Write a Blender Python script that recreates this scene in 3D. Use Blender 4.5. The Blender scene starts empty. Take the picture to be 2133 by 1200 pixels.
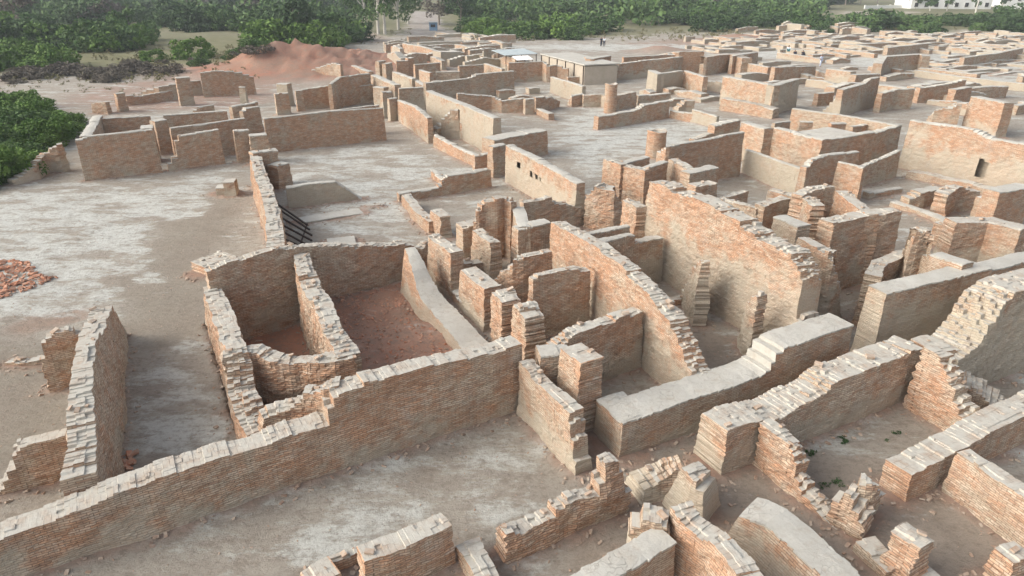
import bpy, math, random
import numpy as np
from mathutils import Vector, Matrix
random.seed(7); RNG=np.random.default_rng(7)
S=bpy.context.scene; COL=S.collection
R=math.radians
# ---------------------------------------------------------------- camera, world, sun, exposure
F=1422.; PITCH=R(24.6); H=12.
cam=bpy.data.cameras.new("camera"); camo=bpy.data.objects.new("camera",cam); COL.objects.link(camo)
camo.location=(0,0,H); camo.rotation_euler=(R(90)-PITCH,0,0)
cam.sensor_width=36; cam.lens=36*F/2133; cam.clip_start=.1; cam.clip_end=6000
S.camera=camo
SUN_EL=32; SUN_AZ=256     # compass azimuth of the sun: 0=+Y, 90=+X  (left of the picture, a little behind the camera)
W=bpy.data.worlds.new("World"); S.world=W; W.use_nodes=True
nt=W.node_tree; bg=nt.nodes['Background']; sky=nt.nodes.new('ShaderNodeTexSky'); sky.sky_type='NISHITA'
sky.sun_disc=False; sky.sun_elevation=R(SUN_EL); sky.sun_rotation=R(SUN_AZ); sky.dust_density=4.0; sky.air_density=1.0; sky.ozone_density=1.0
hs=nt.nodes.new('ShaderNodeHueSaturation'); hs.inputs['Saturation'].default_value=.42; nt.links.new(sky.outputs[0],hs.inputs['Color']); nt.links.new(hs.outputs[0],bg.inputs[0]); bg.inputs[1].default_value=.15
sl=bpy.data.lights.new("sun",'SUN'); so=bpy.data.objects.new("sun",sl); COL.objects.link(so)
sl.energy=1.0; sl.angle=R(50); sl.color=(1,.91,.76)
sd=Vector((math.sin(R(SUN_AZ))*math.cos(R(SUN_EL)),math.cos(R(SUN_AZ))*math.cos(R(SUN_EL)),math.sin(R(SUN_EL))))
so.rotation_euler=(-sd).to_track_quat('-Z','Y').to_euler()
S.view_settings.view_transform='Standard'; S.view_settings.look='None'; S.view_settings.gamma=1
S.view_settings.exposure=0.80
try: S.cycles.volume_bounces=0
except Exception: pass
# ---------------------------------------------------------------- survey helpers
cp,sp=math.cos(PITCH),math.sin(PITCH)
def ray(x,y):
    u=(x-1066.5)/F; v=-(y-600)/F
    return (u,cp+v*sp,-sp+v*cp)
def g(x,y,z=0.):
    r=ray(x,y); k=(z-H)/r[2]; return (r[0]*k,r[1]*k)
AZ={'A':62.,'B':-26.}
def plane_pt(p,q,x,y):
    n=(-(q[1]-p[1]),q[0]-p[0]); r=ray(x,y)
    k=(n[0]*p[0]+n[1]*p[1])/(n[0]*r[0]+n[1]*r[1]); return (r[0]*k,r[1]*k,H+r[2]*k)
def hsh(ix,iy,s=0):
    n=(ix*374761393+iy*668265263+s*974634777)&0x7fffffff
    n=((n^(n>>13))*1274126177)&0x7fffffff
    return ((n^(n>>16))&0xffff)/65535.
def vn(x,y,s=0):
    x=np.asarray(x,float); y=np.asarray(y,float)
    ix=np.floor(x).astype(np.int64); iy=np.floor(y).astype(np.int64); fx=x-ix; fy=y-iy
    fx=fx*fx*(3-2*fx); fy=fy*fy*(3-2*fy)
    a=hsh(ix,iy,s); b=hsh(ix+1,iy,s); c=hsh(ix,iy+1,s); d=hsh(ix+1,iy+1,s)
    return (a*(1-fx)+b*fx)*(1-fy)+(c*(1-fx)+d*fx)*fy
def fbm(x,y,s=0,o=4):
    t=0;a=.5
    for k in range(o): t=t+a*vn(x*2**k,y*2**k,s+k); a*=.5
    return t/(1-.5**o)
# ---------------------------------------------------------------- materials
class NT:
    def __init__(s,name):
        s.m=bpy.data.materials.new(name); s.m.use_nodes=True; s.t=s.m.node_tree; s.b=s.t.nodes['Principled BSDF']
        s.b.inputs['Roughness'].default_value=.95
        try: s.b.inputs['Specular IOR Level'].default_value=.15
        except Exception: pass
    def n(s,ty,**k):
        o=s.t.nodes.new(ty)
        for a,v in k.items():
            if a.startswith('i_'): o.inputs[int(a[2:])].default_value=v
            else: setattr(o,a,v)
        return o
    def l(s,a,b): s.t.links.new(a,b)
    def math(s,op,a,b=None,clamp=False):
        o=s.n('ShaderNodeMath',operation=op); o.use_clamp=clamp
        for i,v in enumerate((a,b)):
            if v is None: continue
            if isinstance(v,(int,float)): o.inputs[i].default_value=v
            else: s.l(v,o.inputs[i])
        return o.outputs[0]
    def mix(s,f,a,b,mode='MIX'):
        o=s.n('ShaderNodeMix',data_type='RGBA',blend_type=mode)
        for sock,v in ((o.inputs[0],f),(o.inputs[6],a),(o.inputs[7],b)):
            if isinstance(v,(int,float)): sock.default_value=v
            elif isinstance(v,tuple): sock.default_value=(*v,1)
            else: s.l(v,sock)
        return o.outputs[2]
    def noise(s,vec,sc,det=4,rough=.55):
        o=s.n('ShaderNodeTexNoise'); s.l(vec,o.inputs['Vector']); o.inputs['Scale'].default_value=sc; o.inputs['Detail'].default_value=det; o.inputs['Roughness'].default_value=rough
        return o.outputs[0]
    def ramp(s,v,lo,hi):
        o=s.n('ShaderNodeMapRange'); o.clamp=True; s.l(v,o.inputs[0]); o.inputs[1].default_value=lo; o.inputs[2].default_value=hi; return o.outputs[0]
    def attr(s,nm,kind='GEOMETRY'):
        return s.n('ShaderNodeAttribute',attribute_name=nm,attribute_type=kind)
    def bump(s,hgt,st,dist):
        o=s.n('ShaderNodeBump'); o.inputs['Strength'].default_value=st; o.inputs['Distance'].default_value=dist; s.l(hgt,o.inputs['Height']); s.l(o.outputs[0],s.b.inputs['Normal'])
def brick_mat():
    M=NT('old_brick'); geo=M.n('ShaderNodeNewGeometry'); P=geo.outputs['Position']; uv=M.n('ShaderNodeUVMap').outputs[0]
    wn=M.n('ShaderNodeTexNoise'); M.l(uv,wn.inputs['Vector']); wn.inputs['Scale'].default_value=1.6; wn.inputs['Detail'].default_value=3
    wv=M.n('ShaderNodeVectorMath',operation='MULTIPLY_ADD'); M.l(wn.outputs['Color'],wv.inputs[0]); wv.inputs[1].default_value=(.05,.07,0); M.l(uv,wv.inputs[2])
    br=M.n('ShaderNodeTexBrick'); M.l(wv.outputs[0],br.inputs['Vector']); br.offset=.5
    br.inputs['Scale'].default_value=1; br.inputs['Brick Width'].default_value=.225; br.inputs['Row Height'].default_value=.058
    br.inputs['Mortar Size'].default_value=.008; br.inputs['Mortar Smooth'].default_value=.6; br.inputs['Bias'].default_value=0
    br.inputs['Color1'].default_value=(0,0,0,1); br.inputs['Color2'].default_value=(1,1,1,1); br.inputs['Mortar'].default_value=(.5,.5,.5,1)
    at=M.attr('wl'); sep=M.n('ShaderNodeSeparateColor'); M.l(at.outputs['Color'],sep.inputs[0])
    o,pl,rel=sep.outputs[0],sep.outputs[1],sep.outputs[2]
    n1=M.noise(P,.55,4); n2=M.noise(P,2.2,5,.65); n3=M.noise(P,14,3)
    # hue field
    f=M.math('ADD',M.math('MULTIPLY',M.math('SUBTRACT',n1,.5),3.4),o)
    f=M.math('ADD',f,M.math('MULTIPLY',M.math('SUBTRACT',n2,.5),2.4),clamp=True)
    c=M.mix(f,(.52,.43,.325),(.56,.33,.205))
    rnd=M.n('ShaderNodeSeparateColor'); M.l(br.outputs['Color'],rnd.inputs[0])
    c=M.mix(M.math('MULTIPLY',M.ramp(rnd.outputs[0],.5,1),.6),c,(.62,.51,.40)); c=M.mix(M.math('MULTIPLY',M.ramp(rnd.outputs[0],.28,0),.6),c,(.40,.215,.13))
    c=M.mix(M.math('MULTIPLY',M.ramp(n3,.45,.75),.35),c,(.27,.18,.13))
    sv=M.n('ShaderNodeVectorMath',operation='MULTIPLY'); M.l(uv,sv.inputs[0]); sv.inputs[1].default_value=(1.3,11,1)
    st=M.noise(sv.outputs[0],1.0,5,.7); st2=M.n('ShaderNodeVectorMath',operation='MULTIPLY'); M.l(uv,st2.inputs[0]); st2.inputs[1].default_value=(5,16,1); st3=M.noise(st2.outputs[0],1.0,3,.6)
    c=M.mix(M.math('MULTIPLY',M.ramp(st,.54,.72),.42),c,(.20,.135,.095))
    c=M.mix(M.math('MULTIPLY',M.ramp(st3,.54,.72),.4),c,(.60,.50,.39))
    c=M.mix(M.math('MULTIPLY',M.ramp(M.noise(P,1.7,5,.7),.58,.72),.45),c,(.27,.20,.15))
    mo=M.n('ShaderNodeVectorMath',operation='MULTIPLY'); M.l(uv,mo.inputs[0]); mo.inputs[1].default_value=(2.2,4.5,1); mon=M.noise(mo.outputs[0],1.0,6,.8)
    c=M.mix(M.math('MULTIPLY',M.ramp(mon,.50,.62),.6),c,(.30,.205,.15))
    c=M.mix(M.math('MULTIPLY',M.ramp(mon,.46,.36),.5),c,(.62,.55,.45))
    # mud plaster patches, mostly low on the wall
    pm=M.math('ADD',M.math('SUBTRACT',M.math('MULTIPLY',pl,1.2),rel),M.math('MULTIPLY',M.math('SUBTRACT',M.noise(P,.9,5,.6),.5),1.5))
    pm=M.math('MULTIPLY',pm,5,clamp=True)
    c=M.mix(M.math('MULTIPLY',pm,.68),c,(.475,.435,.35))
    # pale salt bloom
    c=M.mix(M.math('MULTIPLY',M.ramp(M.noise(P,1.3,6,.7),.55,.72),.5),c,(.50,.46,.40))
    # joints
    j=M.math('MULTIPLY',br.outputs['Fac'],M.math('SUBTRACT',.72,M.math('MULTIPLY',pm,.45)))
    c=M.mix(j,c,(.13,.095,.07))
    M.l(c,M.b.inputs['Base Color'])
    hh=M.math('ADD',M.math('MULTIPLY',br.outputs['Fac'],-1.0),M.math('ADD',M.math('ADD',M.math('MULTIPLY',mon,2.0),M.math('MULTIPLY',n3,1.0)),M.math('MULTIPLY',rnd.outputs[0],.5)))
    M.bump(M.math('SUBTRACT',hh,M.math('MULTIPLY',M.ramp(st,.5,.72),.7)),.8,.022); return M.m
def top_mat():
    M=NT('wall_top_dust'); P=M.n('ShaderNodeNewGeometry').outputs['Position']; uv=M.n('ShaderNodeUVMap').outputs[0]
    br=M.n('ShaderNodeTexBrick'); M.l(uv,br.inputs['Vector']); br.inputs['Scale'].default_value=1; br.inputs['Brick Width'].default_value=.14; br.inputs['Row Height'].default_value=.26
    br.inputs['Mortar Size'].default_value=.006; br.inputs['Mortar Smooth'].default_value=.5
    br.inputs['Color1'].default_value=(.48,.435,.37,1); br.inputs['Color2'].default_value=(.43,.35,.28,1); br.inputs['Mortar'].default_value=(.22,.18,.15,1)
    n=M.noise(P,2.5,5,.65); c=M.mix(M.ramp(n,.36,.56),br.outputs[0],(.495,.475,.42))
    c=M.mix(M.math('MULTIPLY',M.ramp(M.noise(P,9,4),.45,.8),.45),c,(.33,.28,.23))
    M.l(c,M.b.inputs['Base Color']); M.bump(M.math('SUBTRACT',M.noise(P,22,4),M.math('MULTIPLY',br.outputs['Fac'],.8)),.6,.02); return M.m
def cap_mat():
    M=NT('mud_capping'); P=M.n('ShaderNodeNewGeometry').outputs['Position']
    c=M.mix(M.ramp(M.noise(P,1.1,5,.6),.3,.7),(.455,.435,.385),(.54,.525,.475))
    c=M.mix(M.math('MULTIPLY',M.ramp(M.noise(P,7,5,.7),.5,.75),.45),c,(.36,.32,.27))
    vo=M.n('ShaderNodeTexVoronoi',feature='DISTANCE_TO_EDGE'); vo.inputs['Scale'].default_value=3.8; wn=M.n('ShaderNodeTexNoise'); M.l(P,wn.inputs['Vector']); wn.inputs['Scale'].default_value=3; va=M.n('ShaderNodeVectorMath',operation='MULTIPLY_ADD'); M.l(wn.outputs['Color'],va.inputs[0]); va.inputs[1].default_value=(.5,.5,.5); M.l(P,va.inputs[2]); M.l(va.outputs[0],vo.inputs['Vector'])
    ck=M.ramp(vo.outputs[0],.03,0.); ck=M.math('MULTIPLY',ck,M.ramp(M.noise(P,.8,3),.45,.6)); c=M.mix(M.math('MULTIPLY',ck,.28),c,(.20,.17,.14))
    c=M.mix(M.math('MULTIPLY',M.ramp(M.noise(P,2.7,6,.75),.54,.66),.5),c,(.40,.34,.275))
    M.l(c,M.b.inputs['Base Color']); M.bump(M.math('SUBTRACT',M.noise(P,9,7,.75),M.math('MULTIPLY',ck,.4)),.9,.04); return M.m
def ground_mat():
    M=NT('bare_earth'); P=M.n('ShaderNodeNewGeometry').outputs['Position']; col=M.attr('soil').outputs['Color']
    sw=M.n('ShaderNodeVectorMath',operation='MULTIPLY'); M.l(P,sw.inputs[0]); sw.inputs[1].default_value=(.5,1.1,1)
    z=M.attr('zone'); sep=M.n('ShaderNodeSeparateColor'); M.l(z.outputs['Color'],sep.inputs[0]); dust,salt,grass=sep.outputs
    c=M.mix(M.math('MULTIPLY',M.ramp(M.noise(P,.35,6,.65),.4,.62),.55),col,(.29,.245,.20))
    sm=M.math('ADD',M.math('SUBTRACT',M.noise(sw.outputs[0],.75,10,.70),.5),M.math('MULTIPLY',M.math('SUBTRACT',salt,.5),.55))
    c=M.mix(M.math('MULTIPLY',M.ramp(sm,-.02,.09),.8),c,(.60,.615,.575))
    dm=M.math('ADD',dust,M.math('MULTIPLY',M.math('SUBTRACT',M.noise(P,1.6,5,.65),.5),.9))
    c=M.mix(M.math('MULTIPLY',M.ramp(dm,.25,.8),.75),c,(.38,.215,.15))
    c=M.mix(M.math('MULTIPLY',M.ramp(M.noise(P,5,6,.75),.50,.68),.55),c,(.185,.155,.125))
    c=M.mix(M.math('MULTIPLY',M.ramp(M.noise(P,1.1,7,.75),.55,.66),.45),c,(.20,.17,.14))
    c=M.mix(M.math('MULTIPLY',M.ramp(M.math('ADD',grass,M.math('MULTIPLY',M.math('SUBTRACT',M.noise(P,.12,6,.7),.5),1.2)),.3,.7),grass),c,M.mix(M.noise(P,.5,4),(.10,.13,.05),(.24,.21,.12)))
    c=M.mix(M.math('MULTIPLY',M.ramp(M.noise(sw.outputs[0],3.2,8,.8),.51,.60),.55),c,(.245,.205,.165)); c=M.mix(M.math('MULTIPLY',M.ramp(M.noise(P,26,3,.8),.60,.70),.35),c,(.14,.115,.09))
    M.l(c,M.b.inputs['Base Color']); M.bump(M.noise(P,6,9,.8),1.0,.09); return M.m
def plain(nm,a,b,sc=6,bump=.3,rough=.9,metal=0):
    M=NT(nm); P=M.n('ShaderNodeNewGeometry').outputs['Position']
    M.l(M.mix(M.ramp(M.noise(P,sc,5,.65),.35,.65),a,b),M.b.inputs['Base Color']); M.b.inputs['Roughness'].default_value=rough; M.b.inputs['Metallic'].default_value=metal
    M.bump(M.noise(P,sc*4,4),bump,.02); return M.m
def leaf_mat(nm,a,b):
    M=NT(nm); P=M.n('ShaderNodeNewGeometry').outputs['Position']; oi=M.n('ShaderNodeObjectInfo').outputs['Random']
    c=M.mix(M.ramp(M.noise(P,.9,4),.35,.65),a,b)
    c=M.mix(M.math('MULTIPLY',oi,.45),c,tuple(x*.7 for x in a))
    M.l(c,M.b.inputs['Base Color']); M.b.inputs['Roughness'].default_value=.7; return M.m
MB_=brick_mat(); MT_=top_mat(); MC_=cap_mat(); MG_=ground_mat()
MRUB=plain('rubble_brick',(.45,.19,.11),(.46,.32,.24),5)
MTOPB=plain('loose_brick_dusty',(.40,.28,.20),(.47,.40,.33),6)
MCHIP=plain('brick_chips',(.33,.22,.16),(.44,.38,.31),5)
LEAF=[leaf_mat('leaf_fresh',(.08,.16,.032),(.17,.26,.065)),leaf_mat('leaf_olive',(.055,.115,.036),(.125,.19,.065)),leaf_mat('leaf_dark',(.04,.08,.03),(.08,.13,.05)),leaf_mat('twig_grey',(.12,.105,.085),(.19,.165,.135))]
MTUFT=leaf_mat('dry_tuft',(.13,.13,.06),(.24,.21,.11))
MBARK=plain('bark',(.20,.16,.13),(.34,.30,.26),5); MPBARK=plain('pale_bark',(.45,.43,.38),(.58,.55,.5),3)
MMET=plain('rusty_steel',(.035,.028,.025),(.07,.045,.035),12,.2,.6); MWHT=plain('white_paint',(.72,.72,.70),(.80,.80,.78),.4,.05)
MDK=plain('dark_opening',(.02,.02,.02),(.035,.03,.028),3); MSHEET=plain('sheet_metal',(.34,.40,.42),(.44,.48,.48),1.2,.1,.5); MPLAS=plain('buff_plaster',(.40,.35,.28),(.46,.40,.33),1.5)
# ---------------------------------------------------------------- object helpers
def mesh_obj(name,verts,faces,mats,parent=None,mi=None,smooth=False):
    me=bpy.data.meshes.new(name); me.from_pydata([tuple(v) for v in verts],[],faces)
    for m in mats: me.materials.append(m)
    if mi is not None: me.polygons.foreach_set('material_index',mi)
    if smooth: me.polygons.foreach_set('use_smooth',[True]*len(me.polygons))
    o=bpy.data.objects.new(name,me); COL.objects.link(o)
    if parent: o.parent=parent
    me.update(); return o
def tag(o,label=None,cat=None,group=None,kind=None):
    if label and not kind: kind='thing'
    for k,v in (('label',label),('category',cat),('group',group),('kind',kind)):
        if v: o[k]=v
    return o
class MB:
    def __init__(s): s.v=[];s.f=[]
    def box(s,c,d,rz=0,tilt=None):
        m=Matrix.Rotation(rz,3,'Z')
        if tilt: m=m@Matrix.Rotation(tilt[0],3,'X')@Matrix.Rotation(tilt[1],3,'Y')
        b=len(s.v)
        for x,y,z in ((-1,-1,-1),(1,-1,-1),(1,1,-1),(-1,1,-1),(-1,-1,1),(1,-1,1),(1,1,1),(-1,1,1)):
            s.v.append(Vector(c)+m@Vector((x*d[0]/2,y*d[1]/2,z*d[2]/2)))
        s.f+=[tuple(b+i for i in q) for q in ((0,3,2,1),(4,5,6,7),(0,1,5,4),(1,2,6,5),(2,3,7,6),(3,0,4,7))]
    def tube(s,pts,rads,k=7,cap=True):
        b=len(s.v); pts=[Vector(p) for p in pts]
        for i,p in enumerate(pts):
            d=(pts[min(i+1,len(pts)-1)]-pts[max(i-1,0)]).normalized(); a=d.orthogonal().normalized() if abs(d.z)<.9 else Vector((1,0,0)); a=(a-d*a.dot(d)).normalized(); c=d.cross(a)
            for q in range(k): s.v.append(p+(a*math.cos(q*2*math.pi/k)+c*math.sin(q*2*math.pi/k))*rads[i])
        for i in range(len(pts)-1):
            for q in range(k): s.f.append((b+i*k+q,b+i*k+(q+1)%k,b+(i+1)*k+(q+1)%k,b+(i+1)*k+q))
        if cap: s.f.append(tuple(b+(len(pts)-1)*k+q for q in range(k))); s.f.append(tuple(b+q for q in reversed(range(k))))
    def build(s,name,mat,parent=None,smooth=False): return mesh_obj(name,s.v,s.f,[mat],parent,smooth=smooth)
TOPS=[]
WALLS=[]   # footprints, for dust and debris
CNT=[0]
def build_wall(label,pts,t,name='brick_wall',cat='wall',zb=-.25,o=.45,pl=.25,cap=1,r=.5,group=None,bat=.03,holes=()):
    """pts: (X,Y,h) along the visible foot of the wall; the wall has real thickness t behind it"""
    CNT[0]+=1; sd_=CNT[0]; rg=np.random.default_rng(sd_)
    P=np.array([p[:2] for p in pts],float); Hh=np.array([p[2] for p in pts],float)
    mid=P.mean(0); D=float(np.hypot(*mid))
    keep=[0]
    for i in range(1,len(P)):
        if np.hypot(*(P[i]-P[keep[-1]]))>.03: keep.append(i)
    if len(keep)<2: P=np.array([P[0],P[0]+np.array([.5,.1])]); Hh=Hh[:2]
    else: P=P[keep]; Hh=Hh[keep]
    # W walls lie on one line and may double back: sort along it
    ax=P[-1]-P[0]; ax=ax/np.hypot(*ax)
    if isinstance(t,tuple):
        n0=np.array([-ax[1],ax[0]]); q=np.array(g(t[0],t[1],float(Hh.max()))); t=abs(float((q-P[0])@n0)); t=min(max(t,.25),1.4)
    seg=np.hypot(*(np.diff(P,axis=0).T)); cs=np.concatenate([[0],np.cumsum(seg)]); L=cs[-1]
    big=D>80; med=D>40
    if D>35 and .2<=r<=.3: r=.34; cap2=True
    else: cap2=False
    ch=.07 if not med else (.14 if not big else .28)
    bl=(.135 if r>.3 else .2) if not med else (.3 if not big else .6)
    # sample columns in pairs so that the top steps brick by brick
    k=max(2,int(round(L/bl))); edges=np.linspace(0,L,k+1); edges[1:-1]+=rg.uniform(-.3,.3,k-1)*bl
    ss=[];hh=[]
    low=fbm(edges*.9+sd_*7.3,edges*0+sd_,3,3)-.5
    run=0
    for i in range(k):
        m_=(edges[i]+edges[i+1])/2; h=float(np.interp(m_,cs,Hh))
        sl=abs(float(np.interp(edges[i+1],cs,Hh)-np.interp(edges[i],cs,Hh)))/bl
        rr=r*(1 if sl<.25 else 1.6)
        if run<=0: off=rg.choice([0,0,-1,-1,0,1])*.05*rr; run=rg.integers(3,16)
        run-=1
        h=h+low[i]*.12*r+off
        if r>.3: h=round(h/.035)*.035+.005*rg.random()
        if (sl<.25 and r<=.3) or name=='mud_wall':
            for e in (edges[i]+.003,edges[i+1]-.003):
                ss.append(e); hh.append(float(np.interp(e,cs,Hh))+float(fbm(np.array([e*1.3+sd_*3.1]),np.array([.5*sd_]),5,3)[0]-.5)*(.05 if not med else .07)+(rg.uniform(-.012,.012) if med else 0))
        else:
            ss+= [edges[i]+.003,edges[i+1]-.003]; hh+=[h,h]
    ss=np.array(ss); hh=np.array(hh); n=len(ss)
    X=np.interp(ss,cs,P[:,0]); Y=np.interp(ss,cs,P[:,1])
    # smoothed direction
    tx=np.gradient(X,ss+np.arange(n)*1e-4); ty=np.gradient(Y,ss+np.arange(n)*1e-4); ln=np.hypot(tx,ty)+1e-9; tx/=ln; ty/=ln
    if len(P)>2:
        kk=np.ones(7)/7; tx=np.convolve(np.pad(tx,3,'edge'),kk,'valid'); ty=np.convolve(np.pad(ty,3,'edge'),kk,'valid'); ln=np.hypot(tx,ty); tx/=ln; ty/=ln
    nx,ny=-ty,tx
    if (nx*mid[0]+ny*mid[1]).mean()<0: nx,ny=-nx,-ny; flip=True
    else: flip=False
    z0=math.floor(zb/ch)*ch; hm=hh.max(); m=int(math.ceil((hm+.12-z0)/ch))+1
    zr=z0+np.arange(m)*ch
    hF=hh.copy(); hB=hh.copy()
    if r>.3 and not big:
        kc=(n+1)//2
        def erode():
            e_=np.zeros(kc); i_=0
            while i_<kc:
                run_=rg.integers(1,6); e_[i_:i_+run_]=rg.choice([0,-.035,-.07,-.13,.02],p=[.52,.16,.2,.05,.07])*(.2+.55*r); i_+=run_
            return np.repeat(e_,2)[:n]
        st_=np.repeat(np.minimum(np.abs(np.diff(hh[::2],prepend=hh[0])),.15),2)[:n]
        hF=hh+erode()+st_*np.repeat(rg.uniform(-.7,.7,kc),2)[:n]; hB=hh+erode()+st_*np.repeat(rg.uniform(-.7,.7,kc),2)[:n]
    ZF=np.minimum(zr[None,:],hF[:,None]); ZB=np.minimum(zr[None,:],hB[:,None]); Z=ZF
    if r<=.3 : pass
    def off(side):
        a=(fbm(ss[:,None]*1.1+11*side+sd_,Z*1.1+sd_*3,9,3)-.5)*(.16*(.4+r))
        b=(rg.random((n,m))-.5)*(.020*(.5+r)) if not med else (rg.random((n,m))-.5)*.03
        row=(rg.random((1,m))-.5)*.006*(.5+r)
        if r>.25: a=a+(fbm(ss[:,None]*4.5+5*side,Z*5.5+sd_,13,3)-.5)*.11*r
        return a+b+row-np.maximum(hm-Z,0)*bat
    of=off(0); ob=off(1)
    jx=np.arange(m)[None,:]; JF=np.minimum(jx,np.argmax(zr[None,:]>=hF[:,None]-1e-9,axis=1)[:,None]); JB=np.minimum(jx,np.argmax(zr[None,:]>=hB[:,None]-1e-9,axis=1)[:,None])
    rows_=np.arange(n)[:,None]; of=of[rows_,JF]; ob=ob[rows_,JB]
    FX=X[:,None]+nx[:,None]*of; FY=Y[:,None]+ny[:,None]*of
    BX=X[:,None]+nx[:,None]*(t-ob); BY=Y[:,None]+ny[:,None]*(t-ob)
    e=(.015+.11*r*r)
    for idx,sg in ((0,-1),(-1,1)):
        j=rg.random(m)*e*sg+ (hm-zr)*bat*sg*.8
        for i2,w in ((0,1.),(1,.5)):
            ii=idx+ (i2 if idx==0 else -i2)
            if n>4 or i2==0:
                for A_,B_,J_ in ((FX,FY,JF),(BX,BY,JB)):
                    A_[ii]+=tx[ii]*j[J_[ii]]*w; B_[ii]+=ty[ii]*j[J_[ii]]*w
    V=np.concatenate([np.stack([FX,FY,ZF],-1).reshape(-1,3),np.stack([BX,BY,ZB],-1).reshape(-1,3)])
    tops=[]
    K=max(2,min(7,int(round(t/.15)))) if (r>.3 and not big) else 3
    cells=r>.3 and not med and not (cap==1 and r<.45)
    jit=np.zeros((n,K)); hF_=hF; hB_=hB
    if cells:
        kc=(n+1)//2; pj=.10*r
        cj=np.where(rg.random((kc,K))<pj,-.07,0)*(rg.random((kc,K))<.8)+np.where(rg.random((kc,K))<.03*r,.05,0)+(rg.random((kc,K))-.5)*.014*(.5+r)
        stp=np.abs(np.diff(hh[::2],prepend=hh[0]))[:kc,None]; cj=cj*.6+(rg.random((kc,K))-.5)*np.minimum(stp,.15)*1.6
        dF=(hF-hh)[::2]; dB=(hB-hh)[::2]; cj[:,0]=dF[:kc]; cj[:,-1]=dB[:kc]
        jit=np.repeat(cj,2,axis=0)[:n]
    ws=[]
    for q in range(K):
        if cells:
            if q>0: ws.append((q/K+.01,q))
            if q<K-1: ws.append(((q+1)/K-.01,q))
        elif q>0: ws.append((q/K,q))
    for w,q in ws:
        jz=jit[:,q] if cells else (fbm(ss*1.7+sd_,ss*0+q*1.7,77,3)-.5)*.04*(.4+r)+.008
        tops.append(np.stack([FX[:,-1]*(1-w)+BX[:,-1]*w,FY[:,-1]*(1-w)+BY[:,-1]*w,hh+jz],-1))
    KT=len(ws)+1; wz=[0]+[w for w,q in ws]+[1]
    V=np.concatenate([V]+tops); nb=n*m
    fi=lambda i,j:i*m+j
    bi=lambda i,j:nb+i*m+j
    ti=lambda i,q: fi(i,m-1) if q==0 else (bi(i,m-1) if q==KT else 2*nb+(q-1)*n+i)
    faces=[];mi=[];uvs=[]
    so_=sd_*3.77
    for i in range(n-1):
        for j in range(m-1):
            if zr[j]>=max(hF[i],hB[i]) and zr[j]>=max(hF[i+1],hB[i+1]): break
            uvq=((ss[i]+so_,Z[i,j]),(ss[i+1]+so_,Z[i+1,j]),(ss[i+1]+so_,Z[i+1,j+1]),(ss[i]+so_,Z[i,j+1]))
            f1=(fi(i,j),fi(i+1,j),fi(i+1,j+1),fi(i,j+1)); f2=(bi(i,j),bi(i,j+1),bi(i+1,j+1),bi(i+1,j))
            if holes and any(abs((Z[i,j]+Z[i,j+1])/2-hz_)<hh_/2 and math.hypot((X[i]+X[i+1])/2-hx,(Y[i]+Y[i+1])/2-hy)<hw/2 for hx,hy,hz_,hw,hh_ in holes): skip=True
            else: skip=False
            if not skip: faces.append(f1 if not flip else f1[::-1]); uvs.append(uvq if not flip else uvq[::-1]); mi.append(0)
            uv2=(uvq[0],uvq[3],uvq[2],uvq[1]); faces.append(f2 if not flip else f2[::-1]); uvs.append(uv2 if not flip else uv2[::-1]); mi.append(0)
        for q in range(KT):
            f=(ti(i,q),ti(i+1,q),ti(i+1,q+1),ti(i,q+1)); wa,wb=t*wz[q],t*wz[q+1]; u=((ss[i]+so_,wa),(ss[i+1]+so_,wa),(ss[i+1]+so_,wb),(ss[i]+so_,wb)) if abs(hh[i]-hh[i+1])<.045 else ((wa,hh[i]),(wa,hh[i+1]),(wb,hh[i+1]),(wb,hh[i]))
            faces.append(f if not flip else f[::-1]); uvs.append(u if not flip else u[::-1]); mi.append(0 if abs(hh[i]-hh[i+1])>.045 else 1)
    for i,rv in ((0,False),(n-1,True)):
        for j in range(m-1):
            if zr[j]>=max(hF[i],hB[i]): break
            f=(fi(i,j),fi(i,j+1),bi(i,j+1),bi(i,j)); u=((so_,Z[i,j]),(so_,Z[i,j+1]),(so_+t,Z[i,j+1]),(so_+t,Z[i,j]))
            fl=rv!=flip
            faces.append(f if not fl else f[::-1]); uvs.append(u if not fl else u[::-1]); mi.append(0)
        f=tuple(ti(i,q) for q in range(KT+1)); faces.append(f); uvs.append(tuple((so_,t*wz[q]) for q in range(KT+1))); mi.append(1)
    ob_=mesh_obj(name,V,faces,[MB_,MT_],mi=mi)
    me=ob_.data; uvl=me.uv_layers.new(name='UVMap'); uvl.data.foreach_set('uv',np.array([c for u in uvs for p in u for c in p],dtype=np.float32))
    rel=np.clip((V[:,2]-max(zb,-.1))/max(.3,hm-max(zb,-.1)),0,1)
    ca=me.color_attributes.new('wl','FLOAT_COLOR','POINT'); ca.data.foreach_set('color',np.stack([np.full(len(V),o),np.full(len(V),pl),rel,np.ones(len(V))],-1).astype(np.float32).ravel())
    tag(ob_,label,cat,group)
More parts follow.
